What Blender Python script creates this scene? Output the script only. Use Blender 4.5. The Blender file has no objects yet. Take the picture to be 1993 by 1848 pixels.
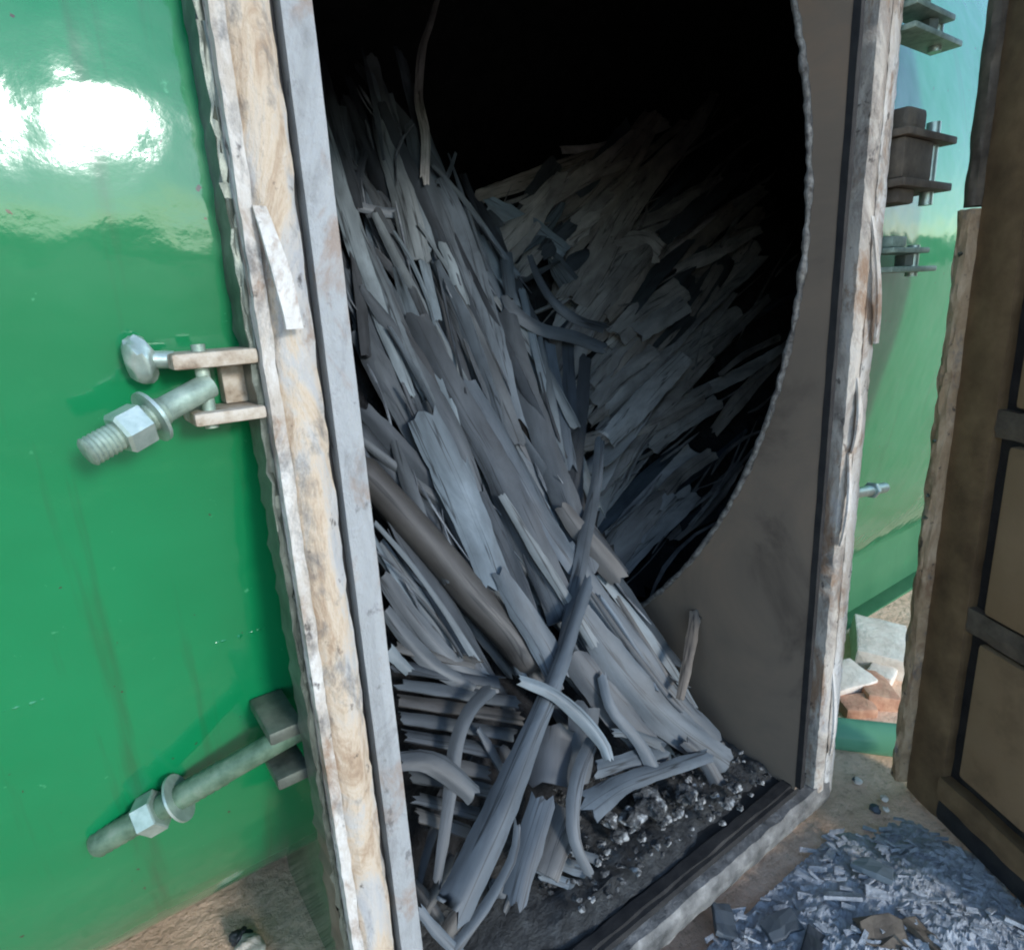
import bpy, bmesh, math, random
from mathutils import Vector as V, Matrix, noise

random.seed(11)
SC = bpy.context.scene
COL = SC.collection
PI = math.pi

# ------------------------------------------------------------------ camera geometry (metres; camera lens centre at height 0)
W_, H_ = 1993.0, 1848.0
FOC = 1236.445
CX, CY = 996.5, 924.0
RX = V((0.80899944, -0.58537849, -0.05340354))     # camera right in the world
RD = V((-0.19468021, -0.18110512, -0.96400236))    # camera down
RF = V((0.55463459, 0.79027398, -0.26047555))      # camera forward
CAM = V((0, -0.6, 0))

def ray(px, py):
    return (RX * (px - CX) + RD * (py - CY) + RF * FOC).normalized()

def at(px, py, axis, val):
    d = ray(px, py)
    return CAM + d * ((val - CAM[axis]) / d[axis])

def at_plane(px, py, p0, n):
    d = ray(px, py)
    return CAM + d * ((p0 - CAM).dot(n) / d.dot(n))

def span(px, p):            # size in metres of px picture units at the distance of p
    return px * (p - CAM).dot(RF) / FOC

# ------------------------------------------------------------------ materials
def mat(name):
    m = bpy.data.materials.new(name)
    m.use_nodes = True
    nt = m.node_tree
    for n in list(nt.nodes):
        nt.nodes.remove(n)
    o = nt.nodes.new('ShaderNodeOutputMaterial')
    b = nt.nodes.new('ShaderNodeBsdfPrincipled')
    nt.links.new(b.outputs[0], o.inputs[0])
    return m, nt, b

def coords(nt, kind='Object', scale=(1, 1, 1)):
    tc = nt.nodes.new('ShaderNodeTexCoord')
    mp = nt.nodes.new('ShaderNodeMapping')
    mp.inputs['Scale'].default_value = scale
    nt.links.new(tc.outputs[kind], mp.inputs[0])
    return mp.outputs[0]

def noise_tex(nt, vec, scale, detail=5, rough=0.6, dist=0.0):
    n = nt.nodes.new('ShaderNodeTexNoise')
    n.inputs['Scale'].default_value = scale
    n.inputs['Detail'].default_value = detail
    n.inputs['Roughness'].default_value = rough
    n.inputs['Distortion'].default_value = dist
    nt.links.new(vec, n.inputs['Vector'])
    return n.outputs['Fac']

def ramp(nt, fac, stops):
    r = nt.nodes.new('ShaderNodeValToRGB')
    el = r.color_ramp.elements
    while len(el) < len(stops):
        el.new(0.5)
    for e, (p, c) in zip(el, stops):
        e.position = p
        e.color = (*c, 1) if len(c) == 3 else c
    nt.links.new(fac, r.inputs[0])
    return r.outputs[0]

def mixc(nt, fac, a, b, mode='MIX'):
    m = nt.nodes.new('ShaderNodeMix')
    m.data_type = 'RGBA'
    m.blend_type = mode
    for sock, v in ((m.inputs[0], fac), (m.inputs[6], a), (m.inputs[7], b)):
        if hasattr(v, 'links'):
            nt.links.new(v, sock)
        else:
            sock.default_value = v if isinstance(v, (int, float)) else (*v, 1)
    return m.outputs[2]

def bump(nt, b, h, strength=0.3, dist=0.01):
    n = nt.nodes.new('ShaderNodeBump')
    n.inputs['Strength'].default_value = strength
    n.inputs['Distance'].default_value = dist
    nt.links.new(h, n.inputs['Height'])
    nt.links.new(n.outputs[0], b.inputs['Normal'])
    return n

def simple(name, stops, scale=20, rough=0.6, metal=0.0, bs=0.3, bd=0.004, detail=6, kind='Object', stretch=(1, 1, 1), dist=0.0, coat=0.0):
    m, nt, b = mat(name)
    v = coords(nt, kind, stretch)
    n = noise_tex(nt, v, scale, detail, 0.62, dist)
    c = ramp(nt, n, stops)
    nt.links.new(c, b.inputs['Base Color'])
    b.inputs['Roughness'].default_value = rough
    b.inputs['Metallic'].default_value = metal
    b.inputs['Coat Weight'].default_value = coat
    n2 = noise_tex(nt, v, scale * 2.7, detail, 0.7)
    bump(nt, b, n2, bs, bd)
    return m

M = {}

def green_paint(name, c1, c2, coat=1.0, rough=0.42):
    m, nt, b = mat(name)
    v = coords(nt)
    n = noise_tex(nt, v, 3.0, 3, 0.5)
    c = ramp(nt, n, [(0.3, c1), (0.7, c2)])
    sp = noise_tex(nt, v, 60, 4, 0.6)
    spk = ramp(nt, sp, [(0.70, (0, 0, 0)), (0.78, (1, 1, 1))])
    c = mixc(nt, spk, c, (0.06, 0.30, 0.14))
    # thin run marks and dusty smears in the paint
    sv = coords(nt, 'Object', (2.0, 9.0, 3.0))
    du = ramp(nt, noise_tex(nt, sv, 4, 6, 0.7), [(0.55, (0, 0, 0)), (0.75, (0.25, 0.25, 0.25))])
    c = mixc(nt, du, c, (0.03, 0.22, 0.08))
    run = ramp(nt, noise_tex(nt, coords(nt, 'Object', (26, 1, 1.6)), 1.0, 5, 0.6, .2), [(0.60, (0, 0, 0)), (0.72, (.5, .5, .5))])
    c = mixc(nt, run, c, (0.02, 0.085, 0.03))
    chp = ramp(nt, noise_tex(nt, v, 85, 3, 0.5), [(0.245, (1, 1, 1)), (0.265, (0, 0, 0))])
    c = mixc(nt, chp, c, (0.05, 0.03, 0.02))
    nt.links.new(c, b.inputs['Base Color'])
    rg = ramp(nt, noise_tex(nt, v, 7, 6, 0.7), [(0.35, (.06,) * 3), (0.62, (.12,) * 3), (0.8, (.30,) * 3)])
    b.inputs['Roughness'].default_value = rough
    b.inputs['Specular IOR Level'].default_value = 0.12
    b.inputs['Coat Weight'].default_value = coat
    nt.links.new(rg, b.inputs['Coat Roughness'])
    h = noise_tex(nt, v, 5.0, 3, 0.5)
    h2 = noise_tex(nt, v, 160.0, 2, 0.5)
    ad = nt.nodes.new('ShaderNodeMath'); ad.operation = 'MULTIPLY_ADD'
    nt.links.new(h2, ad.inputs[0]); ad.inputs[1].default_value = 0.010
    nt.links.new(h, ad.inputs[2])
    bp = bump(nt, b, ad.outputs[0], 0.5, 0.014)
    nt.links.new(bp.outputs[0], b.inputs['Coat Normal'])
    return m

M['green'] = green_paint('glossy_green_paint', (0.001, 0.135, 0.042), (0.003, 0.175, 0.060))
M['green_matt'] = green_paint('dull_green_paint', (0.035, 0.125, 0.058), (0.06, 0.165, 0.080), 0.1, 0.7)
M['green_pale'] = green_paint('faded_green_paint', (0.12, 0.34, 0.20), (0.20, 0.42, 0.28), 0.2, 0.6)

def charcoal(name, dark, light, rough=0.55):
    m, nt, b = mat(name)
    v = coords(nt, 'UV', (70, 6, 1))
    f = noise_tex(nt, v, 1.0, 7, 0.66, 0.7)
    v2 = coords(nt, 'UV', (16, 4.5, 1))
    p = noise_tex(nt, v2, 1.0, 5, 0.62, 0.5)
    v3 = coords(nt, 'UV', (48, 1.7, 1))
    k = noise_tex(nt, v3, 1.0, 3, 0.5, 0.35)
    oi = nt.nodes.new('ShaderNodeObjectInfo')
    rr = ramp(nt, oi.outputs['Random'], [(0.0, (0.55, 0.57, 0.60)), (0.3, (0.92, 0.88, 0.84)), (0.55, (0.88, 0.94, 1.0)), (0.8, (1.12, 1.13, 1.12)), (1.0, (1.30, 1.38, 1.45))])
    md = tuple(a * .35 + b_ * .65 for a, b_ in zip(dark, light))
    c = ramp(nt, f, [(0.26, dark), (0.42, md), (0.60, md), (0.80, light)])
    pc = ramp(nt, p, [(0.30, (0.50,) * 3), (0.52, (0.95,) * 3), (0.75, (1.5,) * 3)])
    ck = ramp(nt, k, [(0.385, (1, 1, 1)), (0.40, (0.25,) * 3), (0.408, (0.25,) * 3), (0.43, (1, 1, 1))])
    c = mixc(nt, 1.0, c, pc, 'MULTIPLY')
    c = mixc(nt, 1.0, c, rr, 'MULTIPLY')
    c = mixc(nt, 1.0, c, ck, 'MULTIPLY')
    nt.links.new(c, b.inputs['Base Color'])
    b.inputs['Roughness'].default_value = rough
    b.inputs['Specular IOR Level'].default_value = 0.5
    bump(nt, b, f, 0.28, 0.0016)
    return m

M['char'] = charcoal('charred_wood', (0.024, 0.028, 0.033), (0.097, 0.114, 0.128))
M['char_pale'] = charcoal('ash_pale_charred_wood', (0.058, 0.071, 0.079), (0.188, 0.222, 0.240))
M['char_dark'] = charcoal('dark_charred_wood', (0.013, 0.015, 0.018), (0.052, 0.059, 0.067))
M['char_brown'] = charcoal('brownish_charred_wood', (0.032, 0.031, 0.030), (0.118, 0.112, 0.104))
M['splinter'] = charcoal('half_burnt_splinter', (0.12, 0.10, 0.08), (0.28, 0.23, 0.18))
M['char_back'] = charcoal('brightened_charred_wood', (0.18, 0.165, 0.150), (0.53, 0.49, 0.445))  # lightened copy of the char colour, standing in for light deep inside
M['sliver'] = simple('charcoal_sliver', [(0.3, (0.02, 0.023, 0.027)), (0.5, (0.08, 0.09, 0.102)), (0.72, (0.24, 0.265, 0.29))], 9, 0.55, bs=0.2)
M['sliver_back'] = simple('brightened_charcoal_sliver', [(0.3, (0.08, 0.075, 0.07)), (0.5, (0.22, 0.215, 0.205)), (0.72, (0.42, 0.41, 0.39))], 9, 0.6, bs=0.2)  # slivers lightened likewise, in place of light on the heap behind
M['heap'] = simple('charcoal_heap', [(0.35, (0.004, 0.004, 0.005)), (0.7, (0.022, 0.023, 0.026))], 30, 0.8, bs=0.8, bd=0.02)
M['ash'] = simple('dark_ash', [(0.3, (0.018, 0.018, 0.018)), (0.55, (0.05, 0.051, 0.05)), (0.8, (0.12, 0.125, 0.125))], 38, 0.75, bs=0.9, bd=0.012)
M['lump'] = simple('glittering_charcoal_lump', [(0.40, (0.02, 0.02, 0.02)), (0.54, (0.10, 0.10, 0.098)), (0.66, (0.55, 0.55, 0.53))], 34, 0.25, bs=0.8, bd=0.01)
M['soot'] = simple('sooty_steel', [(0.35, (0.008, 0.0085, 0.010)), (0.75, (0.026, 0.027, 0.030))], 14, 0.85, bs=0.3)
M['soot_bar'] = simple('sooty_channel', [(0.35, (0.006, 0.006, 0.007)), (0.75, (0.030, 0.028, 0.026))], 22, 0.7, bs=0.4)
M['neck'] = simple('smoked_brown_steel', [(0.28, (0.10, 0.075, 0.056)), (0.42, (0.18, 0.138, 0.102)), (0.60, (0.215, 0.160, 0.115)), (0.75, (0.28, 0.185, 0.12))], 4.2, 0.75, bs=0.35, bd=0.003, dist=.6)
M['cut'] = simple('torch_cut_edge', [(0.35, (0.05, 0.045, 0.04)), (0.6, (0.22, 0.21, 0.19)), (0.8, (0.38, 0.36, 0.33))], 70, 0.6, bs=0.8, bd=0.006)

# fire-stained ceramic gasket on the door frame: cream, tan and grey blotches in long streaks
def gasket_mat(name, stops, stretch=(9, 9, 3.2), scale=1.6, rough=0.8, dirt=1.0):
    m, nt, b = mat(name)
    v = coords(nt, 'Object', stretch)
    n = noise_tex(nt, v, scale, 9, 0.72, 0.9)
    c = ramp(nt, n, stops)
    v2 = coords(nt, 'Object', (1, 1, .55))
    ru = ramp(nt, noise_tex(nt, v2, 13, 6, 0.7, .5), [(0.53, (0, 0, 0)), (0.64, (.8 * dirt,) * 3)])
    c = mixc(nt, ru, c, (0.26, 0.145, 0.075))
    gr = ramp(nt, noise_tex(nt, v2, 21, 7, 0.72, .3), [(0.54, (0, 0, 0)), (0.66, (.75 * dirt,) * 3)])
    c = mixc(nt, gr, c, (0.15, 0.145, 0.14))
    ch = ramp(nt, noise_tex(nt, coords(nt, 'Object', (1, 1, .7)), 48, 4, 0.6), [(0.30, (.85 * dirt,) * 3), (0.37, (0, 0, 0))])
    c = mixc(nt, ch, c, (0.05, 0.04, 0.035))
    nt.links.new(c, b.inputs['Base Color'])
    b.inputs['Roughness'].default_value = rough
    bump(nt, b, noise_tex(nt, coords(nt, 'Object', (1, 1, .5)), 60, 8, 0.75), 0.9, 0.007)
    return m

M['gasket'] = gasket_mat('stained_ceramic_gasket', [(0.26, (0.20, 0.13, 0.08)), (0.38, (0.42, 0.30, 0.20)), (0.46, (0.58, 0.47, 0.35)), (0.54, (0.50, 0.47, 0.43)), (0.62, (0.42, 0.42, 0.42)), (0.74, (0.66, 0.55, 0.40))])
M['gasket_grey'] = gasket_mat('grey_dirty_gasket', [(0.28, (0.10, 0.085, 0.07)), (0.42, (0.32, 0.28, 0.24)), (0.55, (0.55, 0.50, 0.43)), (0.66, (0.44, 0.42, 0.40)), (0.78, (0.74, 0.66, 0.54))])
M['gasket_tan'] = gasket_mat('tan_gasket', [(0.25, (0.16, 0.10, 0.05)), (0.45, (0.42, 0.28, 0.16)), (0.65, (0.60, 0.44, 0.29)), (0.8, (0.70, 0.58, 0.44))])
M['rim'] = gasket_mat('scraped_steel_edge', [(0.28, (0.20, 0.16, 0.12)), (0.42, (0.50, 0.44, 0.37)), (0.55, (0.66, 0.63, 0.58)), (0.75, (0.78, 0.76, 0.72))])
M['primer'] = gasket_mat('grey_frame_steel', [(0.3, (0.25, 0.255, 0.25)), (0.5, (0.36, 0.37, 0.37)), (0.75, (0.43, 0.43, 0.42))], (6, 6, 1.5), 2.0, 0.42, .7)
M['sill'] = simple('ashy_sill_steel', [(0.3, (0.05, 0.05, 0.048)), (0.55, (0.17, 0.165, 0.155)), (0.72, (0.30, 0.29, 0.27)), (0.85, (0.62, 0.60, 0.58))], 24, 0.6, bs=0.7, bd=0.006)
M['steel'] = simple('bolt_steel', [(0.3, (0.16, 0.21, 0.17)), (0.55, (0.28, 0.36, 0.29)), (0.75, (0.40, 0.46, 0.38))], 60, 0.5, 0.35, bs=0.3, bd=0.002)
M['steel_green'] = simple('green_stained_bolt_steel', [(0.3, (0.05, 0.10, 0.06)), (0.55, (0.12, 0.19, 0.125)), (0.8, (0.22, 0.27, 0.20))], 50, 0.5, 0.25, bs=0.4, bd=0.002)
M['steel_bright'] = simple('bright_nut_steel', [(0.3, (0.28, 0.36, 0.31)), (0.7, (0.50, 0.58, 0.52))], 50, 0.34, 0.6, bs=0.2, bd=0.002)
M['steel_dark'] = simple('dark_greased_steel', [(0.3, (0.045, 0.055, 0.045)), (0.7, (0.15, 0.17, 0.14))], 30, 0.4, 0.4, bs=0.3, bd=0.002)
M['lug'] = simple('bare_tan_lug_steel', [(0.3, (0.13, 0.085, 0.05)), (0.44, (0.32, 0.255, 0.185)), (0.6, (0.44, 0.385, 0.31)), (0.8, (0.50, 0.47, 0.42))], 55, 0.6, bs=0.3, bd=0.003)
M['rust'] = simple('rusty_brown_steel', [(0.3, (0.055, 0.040, 0.028)), (0.55, (0.11, 0.085, 0.06)), (0.8, (0.17, 0.13, 0.09))], 26, 0.7, bs=0.5, bd=0.004)
M['door_steel'] = simple('brown_door_steel', [(0.3, (0.09, 0.052, 0.023)), (0.55, (0.165, 0.102, 0.048)), (0.8, (0.25, 0.16, 0.08))], 12, 0.72, bs=0.35, bd=0.004)
M['door_panel'] = simple('brown_door_cassette', [(0.28, (0.14, 0.085, 0.042)), (0.45, (0.245, 0.158, 0.083)), (0.6, (0.27, 0.178, 0.098)), (0.8, (0.33, 0.22, 0.125))], 5, 0.7, bs=0.3, bd=0.003)

def sand():
    m, nt, b = mat('sandy_soil')
    v = coords(nt)
    n = noise_tex(nt, v, 3.5, 8, 0.65)
    c = ramp(nt, n, [(0.28, (0.56, 0.34, 0.215)), (0.5, (0.80, 0.53, 0.36)), (0.7, (0.86, 0.62, 0.44))])
    n2 = noise_tex(nt, v, 45, 6, 0.7)
    k = ramp(nt, n2, [(0.28, (0.5, 0.45, 0.42)), (0.45, (1, 1, 1)), (0.75, (1.15, 1.12, 1.1))])
    c = mixc(nt, 1.0, c, k, 'MULTIPLY')
    nt.links.new(c, b.inputs['Base Color'])
    b.inputs['Roughness'].default_value = 0.95
    bump(nt, b, noise_tex(nt, v, 30, 8, 0.7), 0.9, 0.02)
    return m
M['sand'] = sand()
M['brick'] = simple('broken_orange_brick', [(0.35, (0.42, 0.20, 0.12)), (0.65, (0.58, 0.33, 0.21))], 30, 0.9, bs=0.7, bd=0.006)
M['stone'] = simple('white_lime_stone', [(0.3, (0.55, 0.45, 0.36)), (0.65, (0.74, 0.66, 0.56))], 14, 0.85, bs=0.6, bd=0.008)
M['flake'] = simple('blue_grey_ash_flakes', [(0.30, (0.19, 0.202, 0.218)), (0.48, (0.32, 0.338, 0.358)), (0.72, (0.44, 0.46, 0.485))], 40, 0.6, bs=0.8, bd=0.008)

# ------------------------------------------------------------------ builders
def link(name, me, m=None, parent=None, loc=None):
    o = bpy.data.objects.new(name, me)
    COL.objects.link(o)
    if m is not None:
        me.materials.append(M[m])
    if loc is not None:
        o.location = loc
    if parent is not None:
        o.parent = parent
    return o

def empty(name, loc=(0, 0, 0), parent=None):
    o = bpy.data.objects.new(name, None)
    o.empty_display_size = 0.05
    COL.objects.link(o)
    o.location = loc
    if parent is not None:
        o.parent = parent
    return o

def tag(o, label, cat, group=None, kind=None):
    o['label'] = label
    o['category'] = cat
    if group:
        o['group'] = group
    if kind:
        o['kind'] = kind
    return o

def finish(bm, name, m, parent=None, smooth=False, loc=None, angle=40):
    bmesh.ops.recalc_face_normals(bm, faces=bm.faces)
    me = bpy.data.meshes.new(name)
    if smooth:
        lim = math.radians(angle)
        for f in bm.faces:
            f.smooth = True
        for e in bm.edges:
            if len(e.link_faces) == 2 and e.calc_face_angle(0) > lim:
                e.smooth = False
    bm.to_mesh(me)
    bm.free()
    return link(name, me, m, parent, loc)

def box_bm(bm, lo, hi, bev=0.0, jit=0.0, cuts=0):
    lo, hi = V(lo), V(hi)
    vs = [bm.verts.new((x, y, z)) for x in (lo.x, hi.x) for y in (lo.y, hi.y) for z in (lo.z, hi.z)]
    fs = [(0, 1, 3, 2), (4, 6, 7, 5), (0, 4, 5, 1), (2, 3, 7, 6), (0, 2, 6, 4), (1, 5, 7, 3)]
    faces = [bm.faces.new([vs[i] for i in f]) for f in fs]
    geom = list({e for f in faces for e in f.edges})
    if bev:
        bmesh.ops.bevel(bm, geom=geom, offset=bev, segments=2, affect='EDGES', profile=0.6)

def box(name, lo, hi, m, parent=None, bev=0.002):
    bm = bmesh.new()
    box_bm(bm, lo, hi, bev)
    return finish(bm, name, m, parent, True)

def obox(name, o, ax, ay, az, lo, hi, m, parent=None, bev=0.002):
    bm = bmesh.new()
    box_bm(bm, lo, hi, bev)
    mt = Matrix((ax, ay, az)).transposed().to_4x4()
    mt.translation = o
    bm.transform(mt)
    return finish(bm, name, m, parent, True)

def frame_of(d):
    d = d.normalized()
    a = V((0, 0, 1)) if abs(d.z) < 0.9 else V((1, 0, 0))
    s = d.cross(a).normalized()
    return d, s, s.cross(d)

def tube_bm(bm, pts, radii, n=12, cap=True, jit=0.0):
    rings = []
    for i, p in enumerate(pts):
        d = (pts[min(i + 1, len(pts) - 1)] - pts[max(i - 1, 0)])
        d, s, u = frame_of(d)
        r = radii[i] if isinstance(radii, (list, tuple)) else radii
        rings.append([bm.verts.new(p + (s * math.cos(2 * PI * k / n) + u * math.sin(2 * PI * k / n)) * r * (1 + random.uniform(-jit, jit))) for k in range(n)])
    for a, b in zip(rings, rings[1:]):
        for k in range(n):
            bm.faces.new((a[k], a[(k + 1) % n], b[(k + 1) % n], b[k]))
    if cap:
        bm.faces.new(rings[0]); bm.faces.new(rings[-1])

def tube(name, pts, radii, m, parent=None, n=12, jit=0.0):
    bm = bmesh.new()
    tube_bm(bm, [V(p) for p in pts], radii, n, True, jit)
    return finish(bm, name, m, parent, True)

def beam_bm(bm, a, b, prof, seg=0.012, jit=0.0, freq=30, seed=0.0):
    """A long bar from a to b; prof = closed polygon of (u, v) offsets given as vectors; lumpy by jit."""
    a, b = V(a), V(b)
    n = max(2, int((b - a).length / seg))
    rings = []
    for i in range(n + 1):
        p = a.lerp(b, i / n)
        ring = []
        for j, q in enumerate(prof):
            off = V((noise.noise(p * freq + V((j * 7.3 + seed, 0, 0))), noise.noise(p * freq + V((0, j * 5.1 + seed, 9))), noise.noise(p * freq + V((3, 0, j * 6.7 + seed)))))
            ring.append(bm.verts.new(p + q + off * jit))
        rings.append(ring)
    k = len(prof)
    for r0, r1 in zip(rings, rings[1:]):
        for j in range(k):
            bm.faces.new((r0[j], r0[(j + 1) % k], r1[(j + 1) % k], r1[j]))
    bm.faces.new(rings[0]); bm.faces.new(rings[-1])

def rock_bm(bm, c, size, seed, flat=1.0, sub=2, sharp=0.35):
    r = bmesh.ops.create_icosphere(bm, subdivisions=sub, radius=1.0)
    rot = Matrix.Rotation(random.uniform(0, 6.28), 3, 'Z') @ Matrix.Rotation(random.uniform(-.4, .4), 3, 'X')
    for v in r['verts']:
        d = v.co.copy()
        k = 1 + sharp * noise.noise(d * 1.6 + V((seed, seed * .7, 0))) + sharp * .4 * noise.noise(d * 4 + V((seed, 3, 1)))
        d = V((d.x * size[0], d.y * size[1], d.z * size[2])) * k
        v.co = rot @ d + V(c)

# ------------------------------------------------------------------ setting: ground and sky
GZ = -1.20
bm = bmesh.new()
n = 110
def gx(i):
    t = i / n * 2 - 1
    return 0.9 + math.copysign(abs(t) ** 3.2 * 240 + abs(t) * 2.2, t)
vs = [[None] * (n + 1) for _ in range(n + 1)]
for i in range(n + 1):
    for j in range(n + 1):
        x, y = gx(i), gx(j) - 0.7
        near = max(0.0, 1 - (abs(x - .9) + abs(y)) / 12)
        z = GZ + near * (0.012 * noise.noise(V((x * 4, y * 4, 0))) + 0.008 * noise.noise(V((x * 13, y * 13, 4))))
        vs[i][j] = bm.verts.new((x, y, z))
for i in range(n):
    for j in range(n):
        bm.faces.new((vs[i][j], vs[i + 1][j], vs[i + 1][j + 1], vs[i][j + 1]))
g = finish(bm, 'ground', 'sand', None, True)
tag(g, 'sandy tan soil around and under the green furnace', 'ground', kind='structure')

# added unseen wooded rise behind the camera, covering the yellow horizon in paint reflections
m, nt, b = mat('added_wooded_slope')
v = coords(nt)
nt.links.new(ramp(nt, noise_tex(nt, v, .55, 8, .7), [(0.32, (0.018, 0.040, 0.012)), (0.55, (0.045, 0.085, 0.025)), (0.75, (0.085, 0.12, 0.045))]), b.inputs['Base Color'])
b.inputs['Roughness'].default_value = 0.95
M['wood'] = m
bm = bmesh.new()
rows = []
NA, NR = 220, 10
for i in range(NA + 1):
    a = math.radians(165 + 210 * i / NA)
    row = []
    for j in range(NR + 1):
        t = j / NR
        rad_ = 46 + 26 * t
        x, y = rad_ * math.cos(a), rad_ * math.sin(a)
        h = (3.4 * math.sin(min(1, t * 1.35) * PI / 2) * (1 + .22 * noise.noise(V((x * .06, y * .06, 1)))) + 1.3 * noise.noise(V((x * .2, y * .33, 4))) + .3 * noise.noise(V((x * .9, y * .9, 9)))) * (1 if j else 0)
        h *= min(1, i / 14, (NA - i) / 14)
        row.append(bm.verts.new((x, y, GZ - .1 + max(0, h))))
    row.append(bm.verts.new((1.25 * x, 1.25 * y, GZ - .3)))
    rows.append(row)
for p, q in zip(rows, rows[1:]):
    for j in range(NR + 1):
        bm.faces.new((p[j], q[j], q[j + 1], p[j + 1]))
tag(finish(bm, 'added_hills', 'wood', None, True), 'unseen low wooded rise added behind the camera for the green paint to mirror', 'added_hills', kind='structure')

# ------------------------------------------------------------------ the furnace
FU = empty('carbonizing_furnace', (0.9, 1.296, GZ))
tag(FU, 'big glossy green cylindrical charcoal furnace with its square loading door standing open', 'furnace')
def fpart(o, parent=FU):
    o.parent = parent
    o.matrix_parent_inverse = Matrix.Translation(-V((0.9, 1.296, GZ)))
    return o

YC, ZC, RI = 1.296, 0.12, 1.232
XL, XR = 0.240, 1.138          # opening
ZB, ZT = -1.040, 0.68
def sstep(a, b, t):
    t = max(0, min(1, (t - a) / (b - a)))
    return t * t * (3 - 2 * t)
def jacket(a):                 # a: angle below the horizontal at the front, degrees
    r = 1.246 + 0.126 * sstep(14, 47, a) - 0.07 * sstep(50, 90, a) * (1 if a < 180 else 0)
    if a > 90:
        r = 1.302 - 0.056 * sstep(90, 170, a)
    return V((0, YC - r * math.cos(math.radians(a)), ZC - r * math.sin(math.radians(a))))
def inner(a):
    return V((0, YC - RI * math.cos(math.radians(a)), ZC - RI * math.sin(math.radians(a))))

def shell(name, prof, m, x0, x1, hole, step, seg):
    """swept sheet along x; hole = (xa, xb, za, zb) left open on the front side"""
    bm = bmesh.new()
    xs = sorted(set([x0 + (x1 - x0) * i / seg for i in range(seg + 1)] + [hole[0], hole[1]]))
    xs = [x for i, x in enumerate(xs) if i == 0 or x - xs[i - 1] > 1e-5]
    angs = []
    a = -150.0
    while a < 210 - 1e-6:
        angs.append(a); a += step
    angs += list(hole[2:])
    angs = sorted(angs)
    grid = [[bm.verts.new(prof(a % 360 if a > 180 else a) + V((x, 0, 0))) for a in angs] for x in xs]
    na = len(angs)
    for i in range(len(xs) - 1):
        for j in range(na):
            j2 = (j + 1) % na
            xm = (xs[i] + xs[i + 1]) / 2
            am = (angs[j] + angs[j2]) / 2 if j2 else 209
            if hole[0] < xm < hole[1] and hole[2] < am < hole[3]:
                continue
            bm.faces.new((grid[i][j], grid[i + 1][j], grid[i + 1][j2], grid[i][j2]))
    for ring, sx in ((grid[0], -1), (grid[-1], 1)):       # dished ends
        prev = ring
        for f, dx in ((0.9, .10), (0.6, .2), (0.25, .26)):
            nr = [bm.verts.new(V((v.co.x + sx * dx - (prev is not ring) * 0, YC + (v.co.y - YC) * 1, ZC + (v.co.z - ZC)))) for v in ring]
            for v, o in zip(nr, ring):
                v.co = V((o.co.x + sx * dx, YC + (o.co.y - YC) * f, ZC + (o.co.z - ZC) * f))
            for j in range(na):
                bm.faces.new((prev[j], prev[(j + 1) % na], nr[(j + 1) % na], nr[j]))
            prev = nr
        bm.faces.new(prev)
    return finish(bm, name, m, None, True)

a_top = -math.degrees(math.asin((ZT - ZC) / 1.24))
fpart(shell('shell', jacket, 'green', -1.3, 4.6, (XL - .012, XR + .012, a_top, 74.0), 2.0, 60))
fpart(shell('inner_lining', inner, 'soot', -1.2, 4.5, (XL, XR, a_top, 70.0), 2.0, 30))

# neck: two side walls cut to the arc of the shell, roof and floor
def arc_y(z):
    return YC - math.sqrt(max(0, RI * RI - (z - ZC) ** 2))
def neck_side(name, x0, x1):
    bm = bmesh.new()
    N = 48
    A, B = [], []
    for i in range(N + 1):
        z = ZB - .02 + (ZT + .02 - ZB + .02) * i / N
        ye = arc_y(z) + 0.004 * noise.noise(V((z * 30, 0, 2)))
        A.append([bm.verts.new((x, 0.012, z)) for x in (x0, x1)])
        B.append([bm.verts.new((x, ye, z)) for x in (x0, x1)])
    for i in range(N):
        bm.faces.new((A[i][0], B[i][0], B[i + 1][0], A[i + 1][0]))
        bm.faces.new((A[i][1], B[i][1], B[i + 1][1], A[i + 1][1]))
        bm.faces.new((A[i][0], A[i][1], A[i + 1][1], A[i + 1][0]))
        bm.faces.new((B[i][0], B[i][1], B[i + 1][1], B[i + 1][0]))
    for i in (0, N):
        bm.faces.new((A[i][0], A[i][1], B[i][1], B[i][0]))
    return finish(bm, name, 'neck', None, False)
fpart(neck_side('side_wall', XR, XR + .012))
fpart(neck_side('side_wall', XL - .012, XL))
fpart(box('neck_floor', (XL - .01, .012, ZB - .035), (XR + .01, .62, ZB - .02), 'soot_bar', None, 0))
fpart(box('neck_roof', (XL - .01, .012, ZT), (XR + .01, .17, ZT + .012), 'soot_bar', None, 0))
# outside skin of the neck, painted green
fpart(box('neck_skin', (XL - .026, .03, GZ - .03), (XL - .0125, .66, -0.50), 'green', None, 0.001))
fpart(box('neck_base', (XL - .012, .06, GZ - .03), (XR + .012, .62, ZB - .0375), 'sill', None, 0.001))

# torch-cut bead along the arc where the wall meets the shell
bm = bmesh.new()
pts, rad = [], []
z = ZT - .01
while z > ZB + .06:
    y = arc_y(z)
    pts.append(V((XR - .004 + .003 * noise.noise(V((z * 60, 1, 0))), y + .003 * noise.noise(V((z * 45, 5, 0))), z)))
    rad.append(.0062 + .0034 * noise.noise(V((z * 21, 8, 3))) + .0022 * noise.noise(V((z * 63, 1, 3))))
    z -= .007 if y < .3 else .005
tube_bm(bm, pts, rad, 8, True, .04)
fpart(finish(bm, 'cut_edge', 'cut', None, True, angle=70))

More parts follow.
